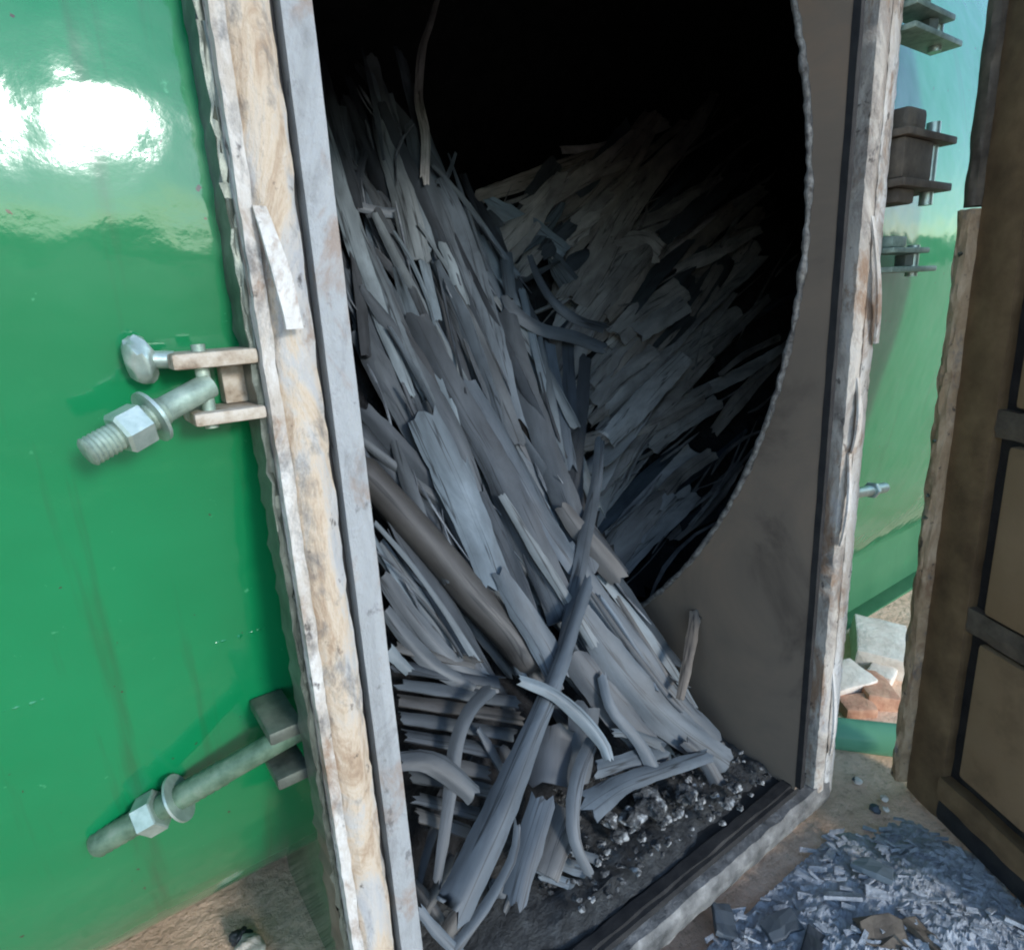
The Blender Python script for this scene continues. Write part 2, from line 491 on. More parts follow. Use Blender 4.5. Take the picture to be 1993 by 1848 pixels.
# ---- door frame (flange) around the opening
DF = empty('door_frame', (0, 0, 0)); fpart(DF)
def dpart(o, par=DF):
    o.parent = par
    return o
def vbar(name, x0, x1, y0, y1, z0, z1, m, jit=0.0, freq=25, bulge=0.0, seed=0, n=5):
    """upright bar between x0..x1, front at y0, back at y1; bulge rounds the front face"""
    xm, hw = (x0 + x1) / 2, (x1 - x0) / 2
    prof = []
    for i in range(n + 1):
        u = -1 + 2 * i / n
        prof.append(V((xm + hw * u, y0 - bulge * (1 - u * u), 0)))
    prof += [V((x1, y1, 0)), V((x0, y1, 0))]
    bm = bmesh.new()
    beam_bm(bm, (0, 0, z0), (0, 0, z1), prof, .012, jit, freq, seed)
    return dpart(finish(bm, name, m, None, True, angle=35))
def hbar(name, z0, z1, y0, y1, x0, x1, m, jit=0.0, freq=25, bulge=0.0, seed=0, n=5):
    zm, hw = (z0 + z1) / 2, (z1 - z0) / 2
    prof = []
    for i in range(n + 1):
        u = -1 + 2 * i / n
        prof.append(V((0, y0 - bulge * (1 - u * u), zm + hw * u)))
    prof += [V((0, y1, z1)), V((0, y1, z0))]
    bm = bmesh.new()
    beam_bm(bm, (x0, 0, 0), (x1, 0, 0), prof, .012, jit, freq, seed)
    return dpart(finish(bm, name, m, None, True, angle=35))
ZO = -1.14          # outer foot of the frame
# left upright
vbar('outer_rim', .1545, .1660, -.004, .050, ZO, .78, 'rim', .0014, 60, .001, 1)
vbar('gasket', .1668, .2050, .001, .030, ZO + .04, .76, 'gasket', .0022, 55, .009, 2, 8)
vbar('inner_rim', .2125, XL, -.002, .030, ZB - .05, .72, 'primer', .0003, 30, .001, 3)
vbar('groove', .2045, .2128, .016, .034, ZO + .04, .76, 'soot_bar', 0, 10, 0, 3)
vbar('dark_edge_strip', .1475, .1560, .012, .052, ZO + .06, .76, 'steel_dark', .0040, 60, 0, 21)  # thin ragged dark strip added behind the outer rim
# right upright: sooty channel, dirty gasket, scraped outer bar
vbar('inner_rim', XR - .001, XR + .012, -.001, .012, ZB - .01, .72, 'soot_bar', .001, 14, 0, 4)
vbar('groove', XR + .0125, 1.196, .026, .040, ZB - .03, .74, 'soot_bar', .001, 14, 0, 5)
vbar('gasket', 1.196, 1.232, .000, .040, ZB - .05, .76, 'gasket_grey', .0026, 55, .009, 6, 8)
vbar('outer_rim', 1.2325, 1.268, -.004, .045, ZO + .02, .78, 'rim', .0022, 60, .003, 7)
# sill and lintel
hbar('groove', ZB - .040, ZB - .012, .020, .040, XL, 1.20, 'soot_bar', .003, 20, 0, 8)
hbar('sill', ZO, ZB - .041, -.004, .050, .170, 1.250, 'sill', .0045, 26, .006, 9, 8)
hbar('lintel', ZT, .775, -.002, .040, .170, 1.230, 'gasket_grey', .004, 20, .006, 10, 8)
# loose torn flaps of gasket
def flap(p0, p1, w, m, thick=.004, lift=.012, lab=None):
    p0, p1 = V(p0), V(p1)
    bm = bmesh.new()
    N = 10
    d, s, u = frame_of(p1 - p0)
    rows = []
    for i in range(N + 1):
        t = i / N
        p = p0.lerp(p1, t) + V((0, -lift * math.sin(t * PI * .8), 0))
        ww = w * (.55 + .45 * math.sin(min(1, t * 1.5 + .15) * PI * .5)) * (1 + .15 * noise.noise(V((t * 6, w * 90, 0))))
        rows.append([bm.verts.new(p + V((k * ww / 2, 0, 0)) + V((0, q, 0))) for k, q in ((-1, 0), (1, .001), (1, thick), (-1, thick))])
    for a, b in zip(rows, rows[1:]):
        for k in range(4):
            bm.faces.new((a[k], a[(k + 1) % 4], b[(k + 1) % 4], b[k]))
    bm.faces.new(rows[0]); bm.faces.new(rows[-1])
    o = dpart(finish(bm, 'gasket_flap', m, None, True, angle=30))
    return o
flap(at(505, 400, 1, -.012), at(570, 640, 1, -.020), .016, 'rim')
flap(at(1700, 420, 1, -.01), at(1700, 668, 1, -.012), .016, 'rim')
flap(at(1672, 735, 1, -.01), at(1655, 880, 1, -.008), .018, 'rim')
flap(at(1655, 880, 1, -.01), at(1632, 1060, 1, -.008), .014, 'rim')
flap(at(1622, 1300, 1, -.008), at(1612, 1465, 1, -.008), .012, 'rim')

# ---- clamp lugs and swing bolts on the left
def lug(lo, hi, m='lug', bev=.004):
    return fpart(box('clamp_lug', lo, hi, m, None, bev))
lug((.083, .004, -.040), (.1535, .066, -.026))
lug((.092, .004, -.090), (.1535, .066, -.078))
fpart(box('lug_web', (.128, .046, -.0775), (.1530, .072, -.0405), 'lug', None, .002))
fpart(tube('lug_pin', [(.108, .022, -.094), (.108, .022, -.020)], .006, 'steel', None, 10))
# small wing bracket with a bright bent corner beside the upper lug
bm = bmesh.new()
c0 = at(272, 700, 1, .040)
rock_bm(bm, c0, (.015, .012, .021), 3.3, 1, 3, .25)
tube_bm(bm, [c0, c0 + V((.026, -.006, -.002))], [.008, .008], 10)
fpart(finish(bm, 'bent_bracket', 'steel_bright', None, True))

def swing_bolt(p0, p1, r, nut_t, m='steel', mn='steel_bright', nut_r=1.75, washer_t=None, nut_len=1.6):
    p0, p1 = V(p0), V(p1)
    bm = bmesh.new()
    N = 60                                  # rod with its thread as fine ridges
    pts = [p0.lerp(p1, i / N) for i in range(N + 1)]
    rr = [r * (1 + (.10 if (i % 2 and i > N * .40) else 0)) for i in range(N + 1)]
    rr[-1] = r * .93
    tube_bm(bm, pts, rr, 16)
    rod = fpart(finish(bm, 'swing_bolt', m, None, True, angle=55))
    d, s, u = frame_of(p1 - p0)
    c = p0.lerp(p1, nut_t)
    bm = bmesh.new()
    tube_bm(bm, [c - d * r * nut_len / 2 * .9, c - d * r * nut_len / 2 * .8, c + d * r * nut_len / 2 * .8, c + d * r * nut_len / 2],
            [r * nut_r * .9, r * nut_r, r * nut_r, r * nut_r * .86], 6)
    nt_ = finish(bm, 'nut', mn, None, False)
    nt_.parent = rod
    if washer_t is not None:
        c = p0.lerp(p1, washer_t)
        bm = bmesh.new()
        tube_bm(bm, [c - d * .0015, c + d * .0015], r * 2.05, 24)
        wa = finish(bm, 'washer', 'steel_bright', None, True)
        wa.parent = rod
    return rod
# upper bolt hangs out of the lug pair; lower bolt is longer
swing_bolt((.112, .022, -.056), at(168, 882, 1, -.012), .0112, .66, nut_r=1.7, washer_t=.50, nut_len=2.2)
pL0 = at(600, 1408, 1, .075)
pL1 = at(185, 1645, 1, .17)
swing_bolt(pL0, pL1, .0135, .74, m='steel_green', nut_r=1.75, washer_t=.615, nut_len=1.9)
lug((.115, .055, pL0.z + .004), (.1535, .14, pL0.z + .020), 'steel_dark')
lug((.115, .055, pL0.z - .055), (.1535, .14, pL0.z - .040), 'steel_dark')
o = tube('lug_pin', [pL0 + V((.004, .01, -.06)), pL0 + V((.004, .01, .035))], .009, 'steel_dark', None, 10); fpart(o)
# horizontal weld seam on the shell
def on_shell(a, x, up=0.0):
    p = jacket(a); c = V((0, YC, ZC))
    q = p + (p - c).normalized() * up
    return V((x, q.y, q.z))
a_s = math.degrees(math.asin((ZC + .347) / 1.256))
for x_a, x_b in ((-.16, -.062), (.085, .150)):
    bm = bmesh.new()
    xs = [x_a + .003 * i for i in range(int((x_b - x_a) / .003))]
    tube_bm(bm, [on_shell(a_s + .10 * noise.noise(V((x * 20, 0, 0))), x, -.0022 + .0052 * noise.noise(V((x * 160, 4, 0)))) for x in xs], .0024, 6, True, .25)
    fpart(finish(bm, 'weld_seam', 'green', None, True))
# right-hand clamp: rod, hex nut, bright end
swing_bolt(at(1655, 962, 1, .03), at(1722, 948, 1, .06), .011, .60, nut_r=1.7, nut_len=1.5, m='steel_bright')
# support skirt under the shell on the right
fpart(box('support_plate', (1.55, .46, GZ - .05), (4.2, .475, -.86), 'green_matt', None, .002))
fpart(box('support_foot', (1.50, .40, GZ - .05), (4.2, .50, GZ + .006), 'green_matt', None, .004))

# ---- hinges between the frame and the door, right side
def hinge(zc, big, m):
    e = empty('hinge', (0, 0, 0)); fpart(e)
    def hp(name, lo, hi, mm, bev=.003):
        o = box(name, lo, hi, mm, None, bev); o.parent = e; return o
    if big:
        hp('hinge_leaf', (1.272, -.030, zc + .030), (1.47, .045, zc + .043), m)
        hp('hinge_leaf', (1.272, -.030, zc - .052), (1.47, .045, zc - .038), m)
        hp('knuckle', (1.280, -.022, zc - .0375), (1.395, .040, zc + .0295), m, .006)
        hp('cap', (1.300, -.016, zc + .0435), (1.372, .034, zc + .082), m, .010)
        hp('cap', (1.285, -.016, zc - .078), (1.350, .034, zc - .0525), m, .006)
        o = tube('hinge_pin', [(1.435, .0, zc - .075), (1.435, .0, zc + .07)], .012, 'steel_bright'); o.parent = e
    else:
        hp('hinge_leaf', (1.272, -.024, zc + .006), (1.42, .030, zc + .016), m)
        hp('hinge_leaf', (1.272, -.024, zc - .028), (1.46, .030, zc - .018), m)
        hp('knuckle', (1.280, -.018, zc + .0165), (1.335, .026, zc + .036), 'steel', .005)
        o = tube('hinge_pin', [(1.415, .004, zc - .036), (1.415, .004, zc + .022)], .011, 'steel_bright'); o.parent = e
        o = tube('nut', [(1.37, .0, zc - .016), (1.37, .0, zc + .004)], .017, 'steel_dark', None, 6); o.parent = e
hinge(.215, True, 'rust')
hinge(.045, False, 'steel')
hinge(.435, False, 'steel')

# ---- the door, swung wide open on the right; its inner face looks back at the furnace mouth
DH = V((1.487, -.05, 0))
DA = V((-.479, -.878, 0)).normalized()
DN = V((-.878, .479, 0)).normalized()
DZ = V((0, 0, 1))
DO = empty('door', (0, 0, 0)); fpart(DO)
DO['label'] = 'brown inner side of the open furnace door with framed insulation cassettes'
DB, DT, DL = -1.185, .78, .46
def dbox(name, s0, s1, o0, o1, z0, z1, m, bev=.003):
    o = obox(name, DH, DA, DN, DZ, (s0, o0, z0), (s1, o1, z1), m, None, bev)
    o.parent = DO
    return o
dbox('back_plate', 0, DL, -.075, -.055, DB, DT, 'green', .002)
dbox('face_plate', .004, DL - .004, -.055, -.030, DB + .004, DT - .004, 'soot_bar', .002)
# rim
def lumpy_bar(name, s0, s1, o0, o1, z0, z1, m, jit, vertical=True, seed=0):
    bm = bmesh.new()
    nn = 6
    if vertical:
        prof = [DA * (s0 + (s1 - s0) * i / nn) + DN * (o1 + .004 * math.sin(PI * i / nn)) for i in range(nn + 1)] + [DA * s1 + DN * o0, DA * s0 + DN * o0]
        beam_bm(bm, DH + DZ * z0, DH + DZ * z1, prof, .014, jit, 22, seed)
    else:
        prof = [DZ * (z0 + (z1 - z0) * i / nn) + DN * (o1 + .004 * math.sin(PI * i / nn)) for i in range(nn + 1)] + [DZ * z1 + DN * o0, DZ * z0 + DN * o0]
        beam_bm(bm, DH + DA * s0, DH + DA * s1, prof, .014, jit, 22, seed)
    o = finish(bm, name, m, None, True, angle=35)
    o.parent = DO
    return o
lumpy_bar('rim_bar', .030, .125, -.030, -.008, DB + .004, DT - .004, 'door_steel', .002, True, 31)
lumpy_bar('rim_gasket', .000, .030, -.054, .012, DB + .02, .125, 'gasket_tan', .006, True, 33)
lumpy_bar('rim_gasket', .000, .030, -.054, .006, .130, DT - .004, 'rust', .004, True, 34)
lumpy_bar('bottom_bar', .126, DL - .01, -.030, -.008, DB + .004, DB + .055, 'soot_bar', .002, False, 35)
lumpy_bar('bottom_bar', .126, DL - .01, -.030, -.002, DB + .060, DB + .115, 'door_steel', .003, False, 36)
for i, (z0, z1) in enumerate(((-1.035, -.715), (-.650, -.305), (-.235, .15), (.22, .62))):
    for s0, s1 in ((.165, .425),):
        o = dbox('cassette', s0, s1, -.030, -.004, z0, z1, 'door_panel', .010)
for zz in (-.682, -.27, .185):
    lumpy_bar('cross_bar', .126, DL - .02, -.030, -.012, zz - .026, zz + .026, 'rust', .003, False, 40 + zz)
# little torn tabs on the hinge edge
for (px, py, l) in ((1790, 962, .03), (1785, 1004, .035), (1800, 860, .028), (1853, 497, .03)):
    p = at_plane(px + 22, py, DH, DN)
    d = (V((-.75, -.2, .25)) if l < .03 else V((-.9, -.1, .12))).normalized()
    o = tube('torn_tab', [p, p + d * l * .6, p + d * l], [.007, .005, .002], 'steel_dark', None, 6, .2)
    o.parent = DO

# ------------------------------------------------------------------ charred strips
PA = (V((0, .20, -1.05)), V((0, 1, -.70)).normalized())     # face of the front bundle
PB = (V((0, .60, -1.05)), V((0, 1, -.62)).normalized())     # the heap further inside, on the right
PC = (V((0, .16, -1.02)), V((0, 1, -.42)).normalized())     # low front of the heap

def cat(pts, n):
    P = [pts[0] * 2 - pts[1]] + list(pts) + [pts[-1] * 2 - pts[-2]]
    out = []
    m = len(pts) - 1
    for i in range(n + 1):
        t = i / n * m
        k = min(int(t), m - 1)
        f = t - k
        p0, p1, p2, p3 = P[k], P[k + 1], P[k + 2], P[k + 3]
        out.append(0.5 * ((2 * p1) + (p2 - p0) * f + (2 * p0 - 5 * p1 + 4 * p2 - p3) * f * f + (3 * p1 - p0 - 3 * p2 + p3) * f ** 3))
    return out

SEED = [0]
def strip_mesh(pts, widths, nrm, thick=.004, cup=.12, roll=0.0, twist=0.0, ragged=.28, jag=1.0):
    SEED[0] += 1
    sd = SEED[0] * 3.71
    rnd = random.Random(SEED[0])
    L = sum((b - a).length for a, b in zip(pts, pts[1:]))
    n = max(8, min(26, int(L / .022)))
    C = cat(pts, n)
    mid = C[len(C) // 2]
    C = [c - mid for c in C]
    vstep = L / n
    if not isinstance(widths, (list, tuple)):
        widths = [widths, widths]
    us = [-1, -.62, -.25, .15, .55, 1]
    K = len(us)
    verts, faces, uvs, sharp = [], [], [], []
    top, bot, vlen = [], [], 0.0
    e0 = [rnd.uniform(-ragged, ragged) for _ in us]
    e1 = [rnd.uniform(-ragged, ragged) for _ in us]
    if rnd.random() < .32:
        kk = rnd.randint(1, K - 2); dd = rnd.uniform(.5, 1.5)
        e0 = [e + (dd if (j < kk) else 0) for j, e in enumerate(e0)]
    if rnd.random() < .32:
        kk = rnd.randint(1, K - 2); dd = rnd.uniform(.5, 1.5)
        e1 = [e + (dd if (j >= kk) else 0) for j, e in enumerate(e1)]
    for i, c in enumerate(C):
        t = i / n
        T = (C[min(i + 1, n)] - C[max(i - 1, 0)]).normalized()
        S = T.cross(nrm)
        if S.length < .1:
            S = T.cross(V((1, 0, 0)))
        S.normalize()
        N = S.cross(T).normalized()
        if N.dot(nrm) < 0:
            N = -N
        ang = roll + twist * (t - .5) + .16 * noise.noise(V((t * 2.5, sd, 0)))
        S, N = S * math.cos(ang) + N * math.sin(ang), N * math.cos(ang) - S * math.sin(ang)
        k = t * (len(widths) - 1)
        k0 = min(int(k), len(widths) - 2)
        w = widths[k0] + (widths[k0 + 1] - widths[k0]) * (k - k0)
        w *= 1 + .16 * jag * noise.noise(V((t * 5, sd, 3))) + .07 * jag * noise.noise(V((t * 19, sd, 7)))
        if i:
            vlen += (C[i] - C[i - 1]).length
        tr, br = [], []
        for j, u in enumerate(us):
            off = cup * w * (1 - u * u) + w * .07 * noise.noise(V((u * 2.2, t * L * 9, sd)))
            eu = u + (.10 * noise.noise(V((t * L * 26, sd + j, 1))) if abs(u) == 1 else 0)
            p = c + S * (w * .5 * eu) - N * off * -1
            if i == 0:
                p = p + T * min(w * (e0[j] + .2), vstep * .9)
            elif i == n:
                p = p - T * min(w * (e1[j] + .2), vstep * .9)
            tr.append(p); br.append(p - N * thick)
        top.append(tr); bot.append(br)
        uvs.append([(u * w * .5 + sd * .37, vlen + sd) for u in us])
    me = bpy.data.meshes.new('charred_strip')
    vid = {}
    def add(p):
        verts.append(p); return len(verts) - 1
    T_ = [[add(p) for p in r] for r in top]
    B_ = [[add(p) for p in r] for r in bot]
    fuv = []
    for i in range(n):
        for j in range(K - 1):
            q = uvs[i][j], uvs[i][j + 1], uvs[i + 1][j + 1], uvs[i + 1][j]
            faces.append((T_[i][j], T_[i][j + 1], T_[i + 1][j + 1], T_[i + 1][j])); fuv.append(q)
            faces.append((B_[i][j], B_[i + 1][j], B_[i + 1][j + 1], B_[i][j + 1])); fuv.append((q[0], q[3], q[2], q[1]))
    S0 = [[add(p) for p in (top[i][0], bot[i][0])] for i in range(n + 1)]
    S1 = [[add(p) for p in (top[i][-1], bot[i][-1])] for i in range(n + 1)]
    for i in range(n):
        for S_, j in ((S0, 0), (S1, -1)):
            a, b = uvs[i][j], uvs[i + 1][j]
            faces.append((S_[i][0], S_[i + 1][0], S_[i + 1][1], S_[i][1]))
            fuv.append((a, b, (b[0] + .004, b[1]), (a[0] + .004, a[1])))
    for i in (0, n):
        E = [[add(p) for p in (top[i][j], bot[i][j])] for j in range(K)]
        for j in range(K - 1):
            faces.append((E[j][0], E[j][1], E[j + 1][1], E[j + 1][0]))
            a, b = uvs[i][j], uvs[i][j + 1]
            fuv.append((a, (a[0], a[1] + .004), (b[0], b[1] + .004), b))
    me.from_pydata([tuple(v) for v in verts], [], faces)
    uvl = me.uv_layers.new(name='UVMap')
    li = 0
    for q in fuv:
        for c in q:
            uvl.data[li].uv = c; li += 1
    for p in me.polygons:
        p.use_smooth = True
    me.update()
    return me, mid

def on(px, py, plane, off):
    p = at_plane(px, py, *plane)
    return p - (p - CAM).normalized() * off

def strip(pix, w, plane=PA, off=.03, m='char', label=None, group=None, cup=.12, roll=0.0, twist=0.0, thick=.0032, name='charred_strip', ragged=.28, jag=1.0, dof=None, catg='charred strip'):
    """pix: picture polyline; off: how far in front of the heap face it lies (one value, or one per point)"""
    offs = off if isinstance(off, (list, tuple)) else [off] * len(pix)
    pts = [on(x, y, plane, o_) for (x, y), o_ in zip(pix, offs)]
    c = pts[len(pts) // 2]
    ws = [span(q, c) for q in (w if isinstance(w, (list, tuple)) else (w, w))]
    nrm = ((CAM - c).normalized() + V((0, -.2, .5)) * .6).normalized()
    me, mid = strip_mesh(pts, ws, nrm, thick, cup, roll, twist, ragged, jag)
    me.materials.append(M[m])
    o = bpy.data.objects.new(name, me)
    COL.objects.link(o)
    o.location = mid
    tag(o, label, catg, group)
    return o

G1 = 'charred strips of the front bundle'
G2 = 'charred strips of the heap behind on the right'
G3 = 'charred strips at the foot of the heap'
# -- upper part of the bundle
strip([(852, -6), (838, 45), (822, 95), (815, 190), (828, 262), (826, 360)], [12, 18, 17], PA, .11, 'char_back', 'long thin curved strand sticking up highest, its tip at the top of the dark opening', G1, twist=.5)
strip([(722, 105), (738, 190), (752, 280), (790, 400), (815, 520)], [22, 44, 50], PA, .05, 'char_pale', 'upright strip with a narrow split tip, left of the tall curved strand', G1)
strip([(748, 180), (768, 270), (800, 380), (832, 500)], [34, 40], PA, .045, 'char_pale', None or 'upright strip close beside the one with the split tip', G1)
strip([(795, 235), (815, 320), (860, 440), (915, 590), (960, 720)], [22, 45, 52], PA, .05, 'char', 'strip whose upper end stands just left of the foot of the tall curved strand', G1)
strip([(842, 340), (880, 420), (915, 540), (955, 690), (1000, 840)], [45, 66, 58], PA, .062, 'char', 'broad strip with pale flecks at its upper half in the middle of the bundle', G1, cup=.08)
strip([(858, 470), (880, 520), (905, 600)], [16, 24], PA, .082, 'char_pale', 'short pale sliver lying on the broad flecked strip', G1)
strip([(720, 400), (770, 500), (812, 600), (868, 720), (930, 850), (985, 960)], [34, 46, 40], PA, .045, 'char', 'long strip running beside the cracked-open gap in the bundle', G1)
strip([(888, 295), (872, 340), (850, 372)], [6, 14], PA, .07, 'char', 'tiny forked twig at the crest of the bundle', G1)
strip([(842, 320), (900, 385), (962, 470), (1010, 540)], [9, 12], PA, .075, 'char_pale', 'thin pale splint running diagonally off the crest of the bundle', G1)
strip([(690, 400), (740, 412), (775, 415)], [18, 22], PA, .05, 'char', 'short level piece bridging between left strips near the frame', G1)
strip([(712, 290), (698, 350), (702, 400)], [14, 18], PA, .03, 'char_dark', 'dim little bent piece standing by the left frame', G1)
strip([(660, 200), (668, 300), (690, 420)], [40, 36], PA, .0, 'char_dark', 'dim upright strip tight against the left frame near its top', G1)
# -- left flank
strip([(665, 380), (705, 480), (752, 590), (800, 700), (830, 790)], [26, 40, 38], PA, .055, 'char', 'strip on the left flank ending in a squared broken end', G1, ragged=.15)
strip([(686, 420), (745, 560), (790, 680), (842, 792)], [12, 26, 22], PA, .075, 'char_pale', 'narrow pale-edged strip lying over the squared broken end', G1, twist=.5)
strip([(672, 520), (715, 640), (770, 740), (830, 830)], [38, 52], PA, .035, 'char', 'shaded strip just below the squared broken end', G1)
strip([(690, 640), (745, 745), (815, 850), (890, 960), (935, 1060)], [30, 46, 36], PA, .045, 'char', 'strip passing under the palest broad strip on its left', G1)
strip([(700, 790), (760, 855), (840, 950), (905, 1050), (960, 1150)], [34, 50, 40], PA, .052, 'char', 'strip with a pale upper edge above the round stick', G1, roll=-.25)
# -- middle
strip([(818, 800), (868, 905), (920, 1020), (972, 1150)], [66, 74, 60], PA, .105, 'char_pale', 'palest broad flat strip in the middle of the bundle, ending in a bright corner', G1, cup=.06, ragged=.35)
strip([(800, 600), (850, 700), (905, 800), (965, 905), (1020, 1030), (1070, 1130), (1110, 1230)], [48, 62, 66], PA, .085, 'char', 'long slate-grey strip along the right edge of the palest broad strip', G1, cup=.10)
strip([(905, 730), (960, 830), (1015, 930), (1070, 1030), (1130, 1120)], [34, 46, 38], PA, .098, 'char', 'strip in the middle of the bundle with a sliver-thin pale upper edge', G1, roll=.3)
strip([(870, 560), (920, 660), (965, 770), (1010, 880)], [40, 54, 40], PA, .072, 'char', 'wide strip with a small knot hole at mid bundle', G1)
strip([(800, 560), (822, 620), (860, 690), (892, 760)], [18, 34, 14], PA, .080, 'char', 'leaf-shaped splinter bowed open beside the cracked gap', G1, cup=.25)
strip([(985, 600), (1005, 690), (1040, 800), (1080, 920), (1118, 1030), (1140, 1120)], [42, 52, 58], PA, .070, 'char', 'pale smooth strip forming the right edge of the bundle', G1)
strip([(1015, 560), (1035, 650), (1058, 740), (1078, 810)], [14, 18], PA, .066, 'char_pale', 'slim pale splint upright on the right edge of the bundle', G1)
strip([(1062, 660), (1075, 740), (1090, 830), (1105, 920)], [34, 38], PA, .035, 'char', 'upright strip half hidden behind the right edge of the bundle', G1)
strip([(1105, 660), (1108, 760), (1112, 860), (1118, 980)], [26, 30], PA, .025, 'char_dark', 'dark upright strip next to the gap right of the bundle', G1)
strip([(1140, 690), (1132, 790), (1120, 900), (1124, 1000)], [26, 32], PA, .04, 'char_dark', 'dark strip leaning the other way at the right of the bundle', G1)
strip([(1168, 850), (1160, 940), (1140, 1040), (1122, 1140), (1102, 1240), (1085, 1300)], [22, 30, 24], PA, .118, 'char', 'bent upright strip crossing over the lower end of the bundle', G1, twist=.5)
strip([(975, 960), (1035, 1060), (1100, 1160), (1160, 1260)], [16, 24, 20], PA, .112, 'char_pale', 'narrow pale strip along the spine of the lower bundle', G1)
strip([(1090, 980), (1140, 1050), (1213, 1138)], [32, 42], PA, .100, 'char_brown', 'short brownish strip pointing right beyond the bundle with a square end', G1, ragged=.2)
strip([(970, 1110), (1010, 1180), (1060, 1260), (1090, 1330)], [30, 56, 46], PA, .125, 'char', 'peeling strip just below the bright corner of the palest strip', G1, twist=.4)
# -- round stick and what lies under it
def stick(pix, r, plane, off, m, label, group, catg='charred stick'):
    pts = cat([on(x, y, plane, off) for x, y in pix], 24)
    mid = pts[12]
    bm = bmesh.new()
    rad = [span(r, p) * (1 + .10 * noise.noise(p * 9)) * (1 if 0 < i < 24 else .7) for i, p in enumerate(pts)]
    tube_bm(bm, [p - mid for p in pts], rad, 14, True, .02)
    uvl = bm.loops.layers.uv.new('UVMap')
    bm.verts.ensure_lookup_table()
    for f in bm.faces:
        for l in f.loops:
            i = l.vert.index
            l[uvl].uv = ((i % 14) / 14 * .08, (i // 14) * .02)
    bm.verts.index_update()
    for f in bm.faces:
        for l in f.loops:
            i = l.vert.index
            l[uvl].uv = (abs((i % 14) - 7) / 14 * .12, (i // 14) * .02)
    o = finish(bm, 'charred_stick', m, None, True, mid)
    tag(o, label, catg, group)
    return o
stick([(690, 900), (760, 975), (850, 1075), (930, 1170), (1000, 1245), (1040, 1300)], 33, PA, .060, 'char_brown', 'thick round stick with a faint brownish sheen coming out from behind the left frame', G1)
stick([(690, 830), (770, 930), (850, 1035), (920, 1120)], 20, PA, .022, 'char_dark', 'dark thinner round stick just above the thick brownish one', G1)
strip([(728, 1015), (790, 1085), (860, 1180), (930, 1290)], [9, 13], PA, .085, 'char_pale', 'hair-thin pale splint under the thick round stick', G1)
strip([(730, 1050), (800, 1150), (880, 1250), (950, 1335)], [30, 44, 34], PA, .045, 'char', 'strip fanning down-left under the round stick', G1)
strip([(738, 1110), (800, 1200), (880, 1290), (970, 1345)], [30, 40, 30], PA, .055, 'char', 'second strip of the fan under the round stick, a little lower', G1)
strip([(745, 1180), (790, 1240), (850, 1300), (930, 1345)], [24, 34, 24], PA, .06, 'char', 'lowest curved strip of the fan under the round stick', G1, cup=.2)
strip([(750, 1260), (775, 1285), (800, 1310)], [26, 20], PA, .075, 'char_pale', 'small pale chip wedged by the left frame', G1)
# -- lower right spread
strip([(1085, 1050), (1150, 1150), (1240, 1280), (1320, 1380), (1400, 1455)], [46, 62, 50], PA, .085, 'char', 'broad strip sliding from the bundle down to the ash at right', G1)
strip([(1120, 1180), (1200, 1290), (1300, 1400), (1420, 1490)], [50, 74, 56], PA, .095, 'char', 'widest strip of the lower right fan, its end in the ash', G1, cup=.07)
strip([(1110, 1270), (1170, 1350), (1240, 1430), (1290, 1490)], [54, 66, 44], PA, .10, 'char', 'broad strip left of the widest strip of the lower right fan', G1, cup=.07)
strip([(1150, 1150), (1220, 1250), (1290, 1340), (1330, 1385)], [10, 12], PA, .12, 'char_dark', 'dark wire-thin strip along the upper edge of the lower right fan', G1)
strip([(1200, 1160), (1250, 1240), (1310, 1335)], [9, 11], PA, .105, 'char_brown', 'brownish wire-thin strip ending at the pale standing splinter', G1)
strip([(1356, 1186), (1348, 1230), (1336, 1300), (1323, 1362)], [24, 22, 16], PA, .16, 'splinter', 'pale tan splinter standing against the smoked side wall', None, catg='splinter', ragged=.2)
strip([(1170, 1310), (1190, 1380), (1240, 1440), (1275, 1500)], [18, 26], PA, .13, 'char', 'narrow strip with its end broken off above the glittering lumps', G1)
strip([(1330, 1440), (1370, 1480), (1400, 1530)], [22, 30], PA, .12, 'char', 'short strip lying on the ash right of the glittering lumps', G1)
# -- wiry arcs right of the bundle
strip([(985, 575), (1000, 605), (1050, 640), (1115, 655), (1180, 680)], [22, 28, 26], PA, .085, 'char', 'curved strip bowing out to the right from the bundle edge', G1, roll=.2)
strip([(1030, 495), (1052, 550), (1085, 595), (1130, 625), (1185, 640)], [12, 18, 20], PA, .080, 'char', 'thin curved strip just above the one bowing out to the right', G1)
strip([(985, 490), (990, 550), (1000, 600)], [24, 24], PA, .07, 'char_pale', 'short pale strip standing at the bend of the bowed strip', G1)
# -- crossing pieces in the foreground
strip([(1150, 1120), (1112, 1230), (1085, 1310), (1030, 1440), (975, 1570), (920, 1690), (868, 1795)], [26, 34, 62, 66], PA, .165, 'char', 'long pale-edged strip crossing in front of the heap down to the lower left', G3, cup=.22, ragged=.3)
strip([(1008, 1322), (1075, 1350), (1130, 1395), (1172, 1445), (1186, 1482)], [20, 30, 18], PA, .195, 'char_pale', 'curved pale sliver lying across the long crossing strip', G3, cup=.2)
strip([(958, 1335), (912, 1385), (888, 1450), (876, 1540), (862, 1640), (848, 1730)], [34, 26, 18], PA, .14, 'char', 'curved strip hanging down in front of the level stacked slats', G3, twist=.5)
strip([(772, 1482), (830, 1480), (880, 1510), (930, 1556)], [36, 44, 40], PA, .15, 'char', 'short strip bent over the hanging curved strip, with a cut-off end', G3, ragged=.2)
strip([(1062, 1540), (1040, 1610), (1015, 1690), (995, 1775)], [54, 58, 50], PA, .12, 'char', 'short upright board in shade right of the long crossing strip', G3, ragged=.2)
